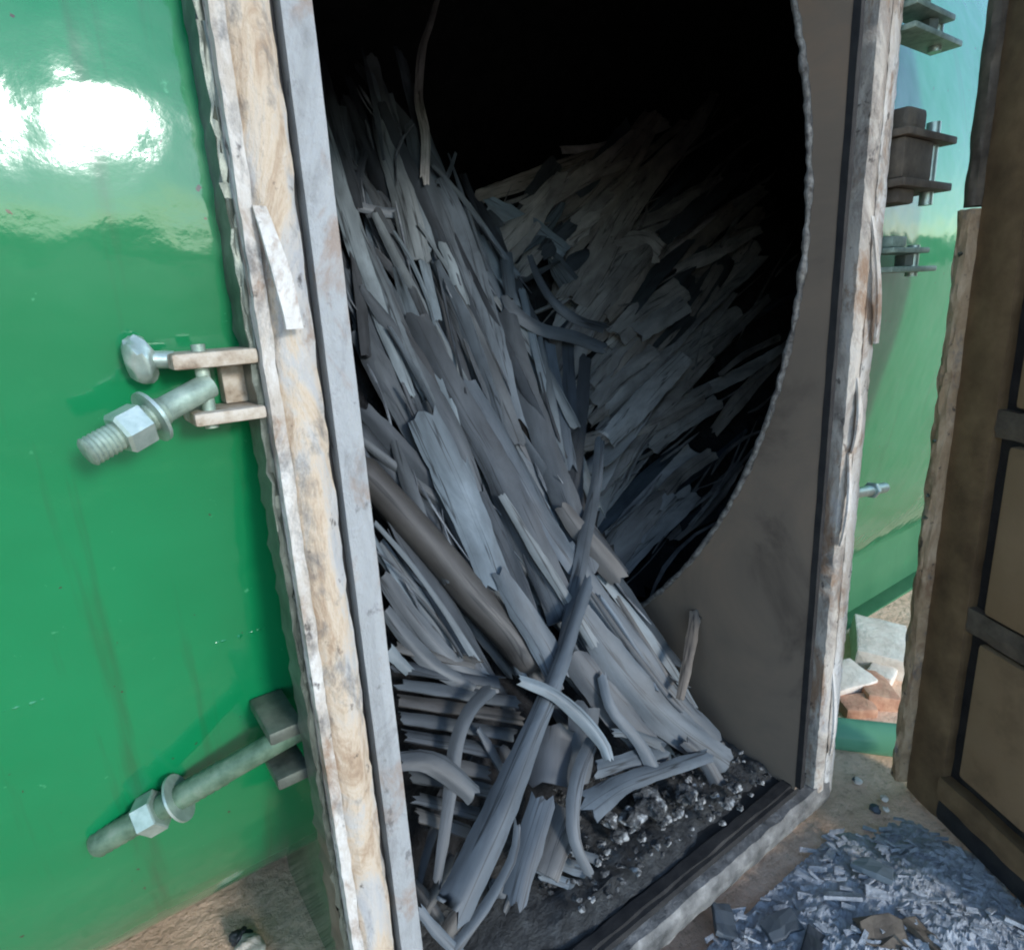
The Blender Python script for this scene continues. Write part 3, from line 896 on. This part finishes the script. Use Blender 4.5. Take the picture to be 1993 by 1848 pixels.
strip([(1110, 1560), (1080, 1640), (1050, 1720)], [60, 60], PA, .10, 'char_brown', 'brownish board end half behind the short upright board', G3, ragged=.2)
strip([(1008, 1585), (1000, 1660), (962, 1735), (918, 1800), (880, 1850)], [14, 20, 24], PA, .15, 'char', 'thin wavy strip running to the bottom beside the long crossing strip', G3)
strip([(812, 1765), (850, 1812), (905, 1868)], [18, 24], PA, .15, 'char', 'short strip cut by the bottom left corner of the mouth', G3)
strip([(1158, 1430), (1128, 1500), (1115, 1570), (1120, 1640), (1150, 1705)], [28, 30, 18], PA, .15, 'char', 'curved strip hooked round the left side of the glittering lumps', G3)
strip([(1385, 1468), (1300, 1495), (1215, 1525), (1130, 1580)], [24, 34, 56], PA, .135, 'char', 'strip lying level along the upper edge of the glittering lumps', G3)
strip([(1300, 1455), (1220, 1480), (1150, 1500)], [30, 30], PA, .11, 'char', 'level strip just above the one edging the glittering lumps', G3)
strip([(1190, 1425), (1230, 1428), (1290, 1450)], [14, 20], PA, .12, 'char_pale', 'pale little strip between the fan and the level strips', G3)
strip([(1080, 1400), (1070, 1470), (1060, 1540)], [80, 84], PA, .085, 'char_dark', 'dark wide board behind the long crossing strip', G3)
strip([(1140, 1360), (1130, 1440), (1120, 1530)], [60, 54], PA, .095, 'char', 'shaded wide strip right of the long crossing strip', G3)
# level stacked slats at the left
for i, (y, dx) in enumerate(((1262, 190), (1300, 230), (1336, 250), (1368, 250), (1402, 240), (1436, 200), (1475, 170), (1515, 190), (1556, 140), (1590, 110))):
    strip([(752 + i * 6, y - 8), (752 + i * 6 + dx * .5, y + 10), (752 + i * 6 + dx, y + 30)], [26, 30], PA, .055 + .004 * i, 'char' if i % 3 else 'char_brown',
          'flat slat lying level in the stack by the lower left frame', 'level slats stacked by the lower left frame', roll=.5, ragged=.25)

# -- the heap behind on the right
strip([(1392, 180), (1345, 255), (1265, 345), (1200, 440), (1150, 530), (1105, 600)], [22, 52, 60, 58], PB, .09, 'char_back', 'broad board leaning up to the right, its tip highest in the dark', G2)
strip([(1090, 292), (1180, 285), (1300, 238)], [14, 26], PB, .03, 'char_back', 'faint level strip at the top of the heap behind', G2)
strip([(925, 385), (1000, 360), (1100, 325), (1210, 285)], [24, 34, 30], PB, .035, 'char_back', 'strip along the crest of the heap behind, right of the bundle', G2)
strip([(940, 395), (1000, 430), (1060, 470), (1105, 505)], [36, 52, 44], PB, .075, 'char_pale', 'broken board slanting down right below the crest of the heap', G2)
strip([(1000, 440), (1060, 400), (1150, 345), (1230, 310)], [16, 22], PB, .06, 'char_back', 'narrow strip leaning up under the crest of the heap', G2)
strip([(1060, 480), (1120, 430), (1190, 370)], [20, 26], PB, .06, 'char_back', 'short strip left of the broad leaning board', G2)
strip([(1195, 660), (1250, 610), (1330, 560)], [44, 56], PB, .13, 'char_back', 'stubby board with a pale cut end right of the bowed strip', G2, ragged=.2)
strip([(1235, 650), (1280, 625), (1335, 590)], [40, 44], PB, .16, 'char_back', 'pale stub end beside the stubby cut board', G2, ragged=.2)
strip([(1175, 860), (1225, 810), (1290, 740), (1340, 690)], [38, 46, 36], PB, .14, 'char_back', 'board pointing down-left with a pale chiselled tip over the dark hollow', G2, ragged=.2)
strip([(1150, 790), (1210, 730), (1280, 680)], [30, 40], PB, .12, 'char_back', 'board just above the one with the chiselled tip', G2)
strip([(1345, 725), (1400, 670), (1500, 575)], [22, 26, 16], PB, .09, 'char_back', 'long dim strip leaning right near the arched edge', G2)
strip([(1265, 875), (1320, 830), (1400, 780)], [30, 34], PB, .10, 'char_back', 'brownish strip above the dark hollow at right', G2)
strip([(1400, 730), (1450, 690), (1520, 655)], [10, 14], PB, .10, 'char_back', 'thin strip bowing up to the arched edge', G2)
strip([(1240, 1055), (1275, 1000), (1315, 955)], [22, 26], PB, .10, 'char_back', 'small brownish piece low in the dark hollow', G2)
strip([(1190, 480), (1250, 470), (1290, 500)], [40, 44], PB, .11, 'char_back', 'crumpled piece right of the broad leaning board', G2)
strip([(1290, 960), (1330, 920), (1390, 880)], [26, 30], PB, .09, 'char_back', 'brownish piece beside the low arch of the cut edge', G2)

def inside(p, poly):
    x, y = p
    c = False
    j = len(poly) - 1
    for i in range(len(poly)):
        xi, yi = poly[i]; xj, yj = poly[j]
        if (yi > y) != (yj > y) and x < (xj - xi) * (y - yi) / (yj - yi) + xi:
            c = not c
        j = i
    return c
def within(p, tol=1.226):
    return (math.hypot(p.y - YC, p.z - ZC) < tol and p.x < 3.4) or (XL < p.x < XR - .004 and p.y > 0 and p.z > ZB - .06)
R = random.Random(5)
def fill(poly, count, angle, lng, wid, plane, offr, mats, label, group):
    xs = [p[0] for p in poly]; ys = [p[1] for p in poly]
    k = 0
    while k < count:
        x, y = R.uniform(min(xs), max(xs)), R.uniform(min(ys), max(ys))
        if not inside((x, y), poly):
            continue
        a = angle(x, y) + R.gauss(0, .13)
        l = R.uniform(*lng)
        bend = R.gauss(0, .10)
        pts = []
        for t in (-.5, -.2, .15, .5):
            pts.append((x + math.cos(a + bend * t) * l * t, y + math.sin(a + bend * t) * l * t))
        w = R.uniform(*wid)
        if not all(within(on(q[0], q[1], plane, offr[0]), 1.19) for q in pts) or (plane is PA and not all(inside(q, outer_poly) for q in pts)):
            continue
        o0 = R.uniform(*offr)
        strip(pts, [w * R.uniform(.25, .8), w, w * R.uniform(.8, 1.05), w * R.uniform(.3, .9)], plane, [o0 + R.uniform(-.02, .02), o0, o0, o0 + R.uniform(-.02, .02)], R.choice(mats), label, group,
              cup=R.uniform(.02, .25), roll=R.gauss(0, .35), twist=R.gauss(0, .4), ragged=R.uniform(.1, .5))
        k += 1
def ang_main(x, y):
    t = max(0, min(1, (y - 150) / 1250))
    return math.radians(76 - 26 * t)
outer_poly = [(600, 60), (780, 60), (905, 330), (1030, 520), (1105, 700), (1165, 980), (1290, 1190), (1450, 1470), (1250, 1560), (1100, 1880), (700, 1880), (640, 700)]
main_poly = [(650, 190), (760, 190), (880, 340), (1000, 520), (1075, 700), (1125, 980), (1240, 1190), (1380, 1420), (1250, 1420), (1000, 1290), (760, 1180), (710, 880), (660, 450)]
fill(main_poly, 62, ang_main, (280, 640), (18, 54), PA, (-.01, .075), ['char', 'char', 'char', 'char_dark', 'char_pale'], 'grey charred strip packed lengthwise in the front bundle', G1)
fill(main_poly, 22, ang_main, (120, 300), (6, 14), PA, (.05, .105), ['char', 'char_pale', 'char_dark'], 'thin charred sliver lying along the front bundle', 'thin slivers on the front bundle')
right_poly = [(930, 400), (1080, 330), (1330, 240), (1480, 230), (1550, 330), (1540, 560), (1500, 760), (1420, 960), (1290, 1110), (1200, 1130), (1150, 900), (1060, 600)]
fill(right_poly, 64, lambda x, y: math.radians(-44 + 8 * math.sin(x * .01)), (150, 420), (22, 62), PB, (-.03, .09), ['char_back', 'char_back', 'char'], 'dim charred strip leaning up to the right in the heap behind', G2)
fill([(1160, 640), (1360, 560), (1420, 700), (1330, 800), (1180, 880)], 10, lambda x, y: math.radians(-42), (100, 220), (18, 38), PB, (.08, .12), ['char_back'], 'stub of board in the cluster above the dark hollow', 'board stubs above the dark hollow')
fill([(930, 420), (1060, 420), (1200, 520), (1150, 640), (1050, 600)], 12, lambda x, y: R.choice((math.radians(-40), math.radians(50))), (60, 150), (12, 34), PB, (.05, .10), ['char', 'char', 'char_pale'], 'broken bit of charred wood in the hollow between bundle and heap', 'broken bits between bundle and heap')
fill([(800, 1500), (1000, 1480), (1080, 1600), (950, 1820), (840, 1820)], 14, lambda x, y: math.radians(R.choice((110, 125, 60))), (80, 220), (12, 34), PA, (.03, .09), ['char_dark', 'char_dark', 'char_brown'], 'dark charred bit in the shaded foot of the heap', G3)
fill([(640, 190), (730, 200), (760, 430), (680, 520)], 12, lambda x, y: math.radians(84), (90, 220), (14, 40), PA, (-.04, .02), ['char_dark', 'char'], 'dim upright strip at the back of the bundle beside the left frame', 'dim upright strips behind the bundle')

def slivers(poly, count, angle, lng, wid, plane, offr, m, label, spread=.22):
    bm = bmesh.new()
    xs = [p[0] for p in poly]; ys = [p[1] for p in poly]
    k = 0
    while k < count:
        x, y = R.uniform(min(xs), max(xs)), R.uniform(min(ys), max(ys))
        if not inside((x, y), poly):
            continue
        k += 1
        a = angle(x, y) + R.gauss(0, spread)
        l = R.uniform(*lng) * .5
        bd = R.gauss(0, .12)
        o0 = R.uniform(*offr)
        pts = [on(x + math.cos(a + bd * t) * l * t, y + math.sin(a + bd * t) * l * t, plane, o0 + R.uniform(-.012, .012)) for t in (-1, -.4, .3, 1)]
        pts = cat(pts, 6)
        w_ = span(R.uniform(*wid), pts[3]) * .5
        tube_bm(bm, pts, [w_ * q for q in (.35, .9, 1, 1, .9, .7, .2)], 5, True, .25)
    o = finish(bm, 'charcoal_slivers', m, None, False)
    tag(o, label, 'charcoal slivers', kind='stuff')
slivers(main_poly, 90, ang_main, (50, 240), (2.5, 7), PA, (.02, .085), 'sliver', 'countless fine charcoal slivers lying lengthwise over the front bundle')
slivers(right_poly, 70, lambda x, y: math.radians(-43), (50, 260), (2.5, 9), PB, (.02, .10), 'sliver_back', 'countless fine lightened slivers over the heap behind on the right')

# the body of the heap under the strips: fine charcoal nobody could count
def heap(poly_px, plane, sink, name, label, mask, nx=60, ny=60, rough=.035):
    x0, x1, y0, y1 = poly_px
    bm = bmesh.new()
    g_ = []
    for i in range(nx + 1):
        row = []
        for j in range(ny + 1):
            p = on(x0 + (x1 - x0) * i / nx, y0 + (y1 - y0) * j / ny, plane, -sink)
            edge = min(i, nx - i, j, ny - j) / 4
            p = p + V((0, rough * noise.noise(p * 9) + (0 if edge >= 1 else (1 - edge) * .25), rough * noise.noise(p * 14 + V((3, 1, 7)))))
            row.append(bm.verts.new(p))
        g_.append(row)
    for i in range(nx):
        for j in range(ny):
            if inside((x0 + (x1 - x0) * (i + .5) / nx, y0 + (y1 - y0) * (j + .5) / ny), mask) and all(within(q.co) for q in (g_[i][j], g_[i + 1][j], g_[i][j + 1], g_[i + 1][j + 1])) and min(g_[i][j].co.x, g_[i + 1][j].co.x, g_[i][j + 1].co.x, g_[i + 1][j + 1].co.x) > XL + .006:
                bm.faces.new((g_[i][j], g_[i + 1][j], g_[i + 1][j + 1], g_[i][j + 1]))
    bmesh.ops.delete(bm, geom=[v for v in bm.verts if not v.link_faces], context='VERTS')
    o = finish(bm, name, 'heap', None, False)
    tag(o, label, 'charcoal', kind='stuff')
    return o
heap((560, 1450, 200, 1900), PA, .05, 'charcoal_crumbs', 'black crumbled charcoal filling the gaps under the front bundle', [(560, 200), (740, 250), (860, 380), (985, 560), (1060, 740), (1150, 980), (1240, 1190), (1420, 1460), (1300, 1700), (1100, 1900), (560, 1900)])
heap((860, 1640, 240, 1300), PB, .05, 'charcoal_crumbs', 'black crumbled charcoal under the heap behind on the right', [(860, 440), (1080, 345), (1330, 260), (1480, 250), (1640, 330), (1640, 1300), (900, 1300)])

# ------------------------------------------------------------------ ash on the floor of the mouth
bm = bmesh.new()
nx, ny = 60, 46
g_ = []
for i in range(nx + 1):
    row = []
    for j in range(ny + 1):
        x = XL + .004 + (XR - XL - .006) * i / nx
        y = .046 + .62 * j / ny
        z = ZB - .006 + .10 * sstep(.02, .6, y - .05) + .018 * noise.noise(V((x * 9, y * 9, 0))) + .010 * noise.noise(V((x * 28, y * 28, 5))) + .005 * noise.noise(V((x * 70, y * 70, 2)))
        z -= .02 * (1 - min(1, j / 3))
        row.append(bm.verts.new((x, y, z)))
    g_.append(row)
for i in range(nx):
    for j in range(ny):
        bm.faces.new((g_[i][j], g_[i + 1][j], g_[i + 1][j + 1], g_[i][j + 1]))
tag(finish(bm, 'ash_bed', 'ash', None, True, angle=25), 'dark grey ash and charcoal dust covering the floor of the furnace mouth', 'ash', kind='stuff')

# glittering lumps and small flakes on the ash
def lump(px, py, s, z=-1.0, m='lump', label='', group='glittering lumps on the ash', name='charcoal_lump', flat=.7, catg='charcoal lump'):
    p = at(px, py, 2, z)
    w = span(s, p) * .5
    bm = bmesh.new()
    rock_bm(bm, (0, 0, 0), (w * 1.15, w, w * flat), px * .013 + py * .07, 1, 3, .55)
    o = finish(bm, name, m, None, False, p)
    tag(o, label, catg, group)
    return o
lump(1262, 1560, 62, -1.00, label='largest glittering lump with a bright white split face on the ash')
lump(1232, 1590, 40, -1.00, label='glittering lump leaning on the largest one')
lump(1185, 1590, 36, -1.0, label='glittering lump next to the hooked curved strip')
lump(1335, 1545, 40, -1.01, label='glittering lump right of the largest one')
for (x, y, s) in ((1205, 1625, 26), (1228, 1612, 24), (1170, 1640, 28), (1180, 1655, 20), (1250, 1630, 22), (1290, 1590, 26), (1320, 1580, 22), (1360, 1560, 24), (1390, 1545, 26), (1415, 1560, 28), (1430, 1530, 22), (1380, 1590, 22),
                  (1440, 1570, 24), (1345, 1610, 16), (1300, 1640, 14), (1265, 1660, 14), (1405, 1600, 18), (1460, 1545, 18), (1480, 1520, 16)):
    lump(x, y, s * R.uniform(.5, 1.3), -1.02, flat=R.uniform(.4, .8), label='small glittering lump in the scatter on the ash')
for (x, y, s) in ((1090, 1675, 34), (1120, 1690, 40), (1080, 1710, 34), (1140, 1665, 30), (1105, 1720, 26)):
    strip([(x - s, y - s * .3), (x, y), (x + s, y + s * .35)], [s * .5, s * .6], PC, .03, 'char', 'small grey splinter in the tuft lying on the ash left of the lumps', 'splinter tuft on the ash', ragged=.8)
bm = bmesh.new()
for k in range(420):
    x, y = R.uniform(.55, 1.12), R.uniform(.05, .36)
    z = ZB + .004 + .10 * sstep(.02, .6, y - .05) + .018 * noise.noise(V((x * 9, y * 9, 0))) + R.uniform(0, .008)
    s = R.uniform(.002, .007)
    rock_bm(bm, (x, y, z), (s * 1.5, s, s * .6), k * .37, 1, 1, .5)
tag(finish(bm, 'ash_flakes', 'lump', None, False), 'tiny bright flakes sprinkled over the dark ash in the furnace mouth', 'ash flakes', kind='stuff')

# ------------------------------------------------------------------ outside: ash spill and rubble
def spill_h(x, y):
    d = math.hypot((x - .84) / .62, (y + .24) / .34) + .22 * noise.noise(V((x * 5, y * 5, 7)))
    h = .050 * max(0, 1 - d * d * .9)
    return h
bm = bmesh.new()
nx = ny = 150
g_ = []
for i in range(nx + 1):
    row = []
    for j in range(ny + 1):
        x = .20 + 1.25 * i / nx
        y = -.66 + .62 * j / ny
        h = spill_h(x, y)
        nz = .030 * noise.noise(V((x * 12, y * 12, 1))) + .016 * abs(noise.noise(V((x * 60 + y * 30, y * 34 - x * 12, 6)))) + .012 * noise.noise(V((x * 95, y * 95, 2)))
        row.append(bm.verts.new((x, y, GZ - .014 + h * 1.15 + nz * (0.25 + 7 * h))))
    g_.append(row)
for i in range(nx):
    for j in range(ny):
        bm.faces.new((g_[i][j], g_[i + 1][j], g_[i + 1][j + 1], g_[i][j + 1]))
tag(finish(bm, 'ash_spill', 'flake', None, False), 'blue-grey ash raked out onto the ground before the furnace mouth', 'ash', kind='stuff')
def flake_bm(bm, c, L, w, t):
    a = R.gauss(math.radians(-50), .6)
    rot = Matrix.Rotation(a, 3, 'Z') @ Matrix.Rotation(R.gauss(0, .22), 3, 'X') @ Matrix.Rotation(R.gauss(0, .18), 3, 'Y')
    ps = [(-L, -w, 0), (L * R.uniform(.6, 1), -w * R.uniform(.4, 1), 0), (L, w * R.uniform(.5, 1), 0), (-L * R.uniform(.6, 1), w, 0)]
    lo = [bm.verts.new(rot @ V((p[0], p[1], -t)) + c) for p in ps]
    hi = [bm.verts.new(rot @ V((p[0], p[1], t + R.uniform(0, t))) + c) for p in ps]
    bm.faces.new(hi); bm.faces.new(lo)
    for k in range(4):
        bm.faces.new((lo[k], lo[(k + 1) % 4], hi[(k + 1) % 4], hi[k]))
bm = bmesh.new()
for k in range(1300):
    x, y = R.uniform(.22, 1.4), R.uniform(-.62, -.03)
    h = spill_h(x, y)
    if h < .008 and R.random() < .85:
        continue
    s = R.uniform(.003, .011) if k % 25 else R.uniform(.012, .022)
    flake_bm(bm, V((x, y, GZ - .012 + h * 1.15 * (1 + R.uniform(-.1, .12)) + R.uniform(0, .008))), s * R.uniform(1.0, 2.0), s * .5, s * .14)
tag(finish(bm, 'ash_chips', 'flake', None, False), 'small flat chips of blue-grey ash strewn over the ash spill', 'ash chips', kind='stuff')
# bigger fragments one can tell apart
for i, (px, py, s, m, lab) in enumerate((
        (1720, 1815, 60, 'rust', 'brown broken plate lying on the ash at the bottom edge'),
        (1520, 1800, 46, 'char', 'dark charcoal fragment half sunk in the ash left of the brown plate'),
        (1585, 1838, 40, 'char_dark', 'dark charcoal fragment at the bottom edge left of the brown plate'),
        (1410, 1790, 44, 'char', 'dark charcoal fragment nearest the sill in the ash spill'),
        (1800, 1822, 44, 'rust', 'thin rusty sliver between the brown plate and the open door'),
        (1700, 1690, 40, 'char_pale', 'grey flat fragment on the ash close to the door foot'))):
    p = at(px, py, 2, GZ + .045)
    bm = bmesh.new()
    w = span(s, p)
    box_bm(bm, (-w * .8, -w * .45, -.006), (w * .8, w * .45, .006), .002)
    bmesh.ops.subdivide_edges(bm, edges=bm.edges[:], cuts=2, use_grid_fill=True)
    for v in bm.verts:
        v.co += V((noise.noise(v.co * 30 + V((i, 0, 0))), noise.noise(v.co * 30 + V((0, i, 0))), noise.noise(v.co * 40 + V((0, 0, i))))) * w * .22
    bm.transform(Matrix.Rotation(-.7 + i * .5, 4, 'Z') @ Matrix.Rotation(.2, 4, 'X'))
    o = finish(bm, 'fragment', m, None, False, p)
    tag(o, lab, 'fragment')
# rubble seen in the gap between frame and door
def slab(px, py, dims, rot, m, lab, name, catg, zoff=.03):
    p = at(px, py, 2, GZ + zoff)
    bm = bmesh.new()
    box_bm(bm, [-d / 2 for d in dims], [d / 2 for d in dims], .006)
    bmesh.ops.subdivide_edges(bm, edges=bm.edges[:], cuts=3, use_grid_fill=True)
    for v in bm.verts:
        v.co += V((noise.noise(v.co * 25 + p), noise.noise(v.co * 25 + p * 2), noise.noise(v.co * 25 + p * 3))) * .0035
    bm.transform(Matrix.Rotation(rot, 4, 'Z') @ Matrix.Rotation(.12, 4, 'X'))
    o = finish(bm, name, m, None, True, p, 30)
    tag(o, lab, catg)
def rubble(px, py, size, m, lab, name, catg, sub=2, sharp=.4, zoff=.03):
    p = at(px, py, 2, GZ + zoff)
    w = span(size, p) * .5
    bm = bmesh.new()
    rock_bm(bm, (0, 0, 0), (w * 1.2, w, w * .75), px * .031, 1, sub + 2, sharp)
    o = finish(bm, name, m, None, True, p)
    tag(o, lab, catg)
slab(1712, 1262, (.26, .16, .09), .5, 'stone', 'big cream block lying under the green support plate', 'stone_block', 'block', .03)
slab(1640, 1330, (.15, .11, .075), -.3, 'stone', 'white block beside the frame foot in front of the cream one', 'stone_block', 'block', .03)
slab(1700, 1345, (.15, .09, .06), .8, 'brick', 'flat orange brick between frame and open door', 'brick', 'brick', .02)
slab(1716, 1312, (.10, .07, .05), .2, 'stone', 'small pale block squeezed against the door edge', 'stone_block', 'block', .02)
slab(1665, 1378, (.09, .07, .05), -.6, 'brick', 'small orange brick piece in front of the white block', 'brick', 'brick', .015)
for k in range(5):
    p = at(R.uniform(1620, 1750), R.uniform(1490, 1620), 2, GZ + .008)
    s = R.uniform(.006, .014)
    bm = bmesh.new(); rock_bm(bm, (0, 0, 0), (s, s, s * .7), k * 1.7, 1, 2, .4)
    o = finish(bm, 'pebble', 'stone' if k % 3 else 'char', None, False, p)
    tag(o, 'small pebble on the tan soil at the foot of the door', 'pebble', 'pebbles by the door foot')
# faded green pipe end lying on the soil
pa, pb = at(1615, 1425, 2, GZ + .03), at(1745, 1440, 2, GZ + .04)
bm = bmesh.new()
tube_bm(bm, [pa + (pa - pb) * .3, pa, pb, pb + (pb - pa) * .25], .042, 20)
o = finish(bm, 'pipe', 'green_pale', None, True)
tag(o, 'faded green pipe lying on the soil behind the frame foot', 'pipe')
# a grey rounded stone at the lower left edge of the picture and two pebbles
rubble(488, 1846, 50, 'stone', 'pale stone at the bottom edge left of the door frame', 'stone', 'stone', 2, .3, .02)
rubble(470, 1822, 34, 'char_dark', 'dark charcoal lump behind the pale stone left of the door frame', 'charcoal_lump', 'charcoal lump', 2, .4, .02)

# ------------------------------------------------------------------ light, sky, camera
SUN = V((0.092, -0.951, 0.295)).normalized()
el = math.asin(SUN.z)
az = math.atan2(SUN.x, SUN.y)
w = bpy.data.worlds.new('World')
SC.world = w
w.use_nodes = True
nt = w.node_tree
for n_ in list(nt.nodes):
    nt.nodes.remove(n_)
out = nt.nodes.new('ShaderNodeOutputWorld')
bg = nt.nodes.new('ShaderNodeBackground')
sky = nt.nodes.new('ShaderNodeTexSky')
sky.sky_type = 'NISHITA'
sky.sun_disc = False
sky.sun_elevation = el
sky.sun_rotation = az
sky.air_density = 0.9
sky.dust_density = 0.05
sky.ozone_density = 1.0
bg.inputs['Strength'].default_value = 0.15
nt.links.new(sky.outputs[0], bg.inputs[0])
nt.links.new(bg.outputs[0], out.inputs[0])

sl = bpy.data.lights.new('sun', 'SUN')
sl.energy = 0.9
sl.angle = math.radians(10)
sl.color = (1.0, .975, .945)
so = bpy.data.objects.new('sun', sl)
COL.objects.link(so)
so.rotation_euler = SUN.to_track_quat('Z', 'Y').to_euler()

cd = bpy.data.cameras.new('camera')
cam = bpy.data.objects.new('camera', cd)
COL.objects.link(cam)
mw = Matrix(((RX.x, -RD.x, -RF.x, CAM.x), (RX.y, -RD.y, -RF.y, CAM.y), (RX.z, -RD.z, -RF.z, CAM.z), (0, 0, 0, 1)))
cam.matrix_world = mw
cd.sensor_width = 36
cd.lens = 36 * FOC / W_
cd.clip_start = .02
cd.clip_end = 1000
SC.camera = cam
SC.view_settings.view_transform = 'Standard'
SC.view_settings.look = 'None'
SC.view_settings.exposure = 1.7
SC.view_settings.gamma = 1
SC.view_settings.use_curve_mapping = False
SC.render.resolution_x, SC.render.resolution_y = 1024, 949
SC.cycles.use_denoising = True
SC.cycles.filter_width = 2.0
SC.cycles.max_bounces = 8
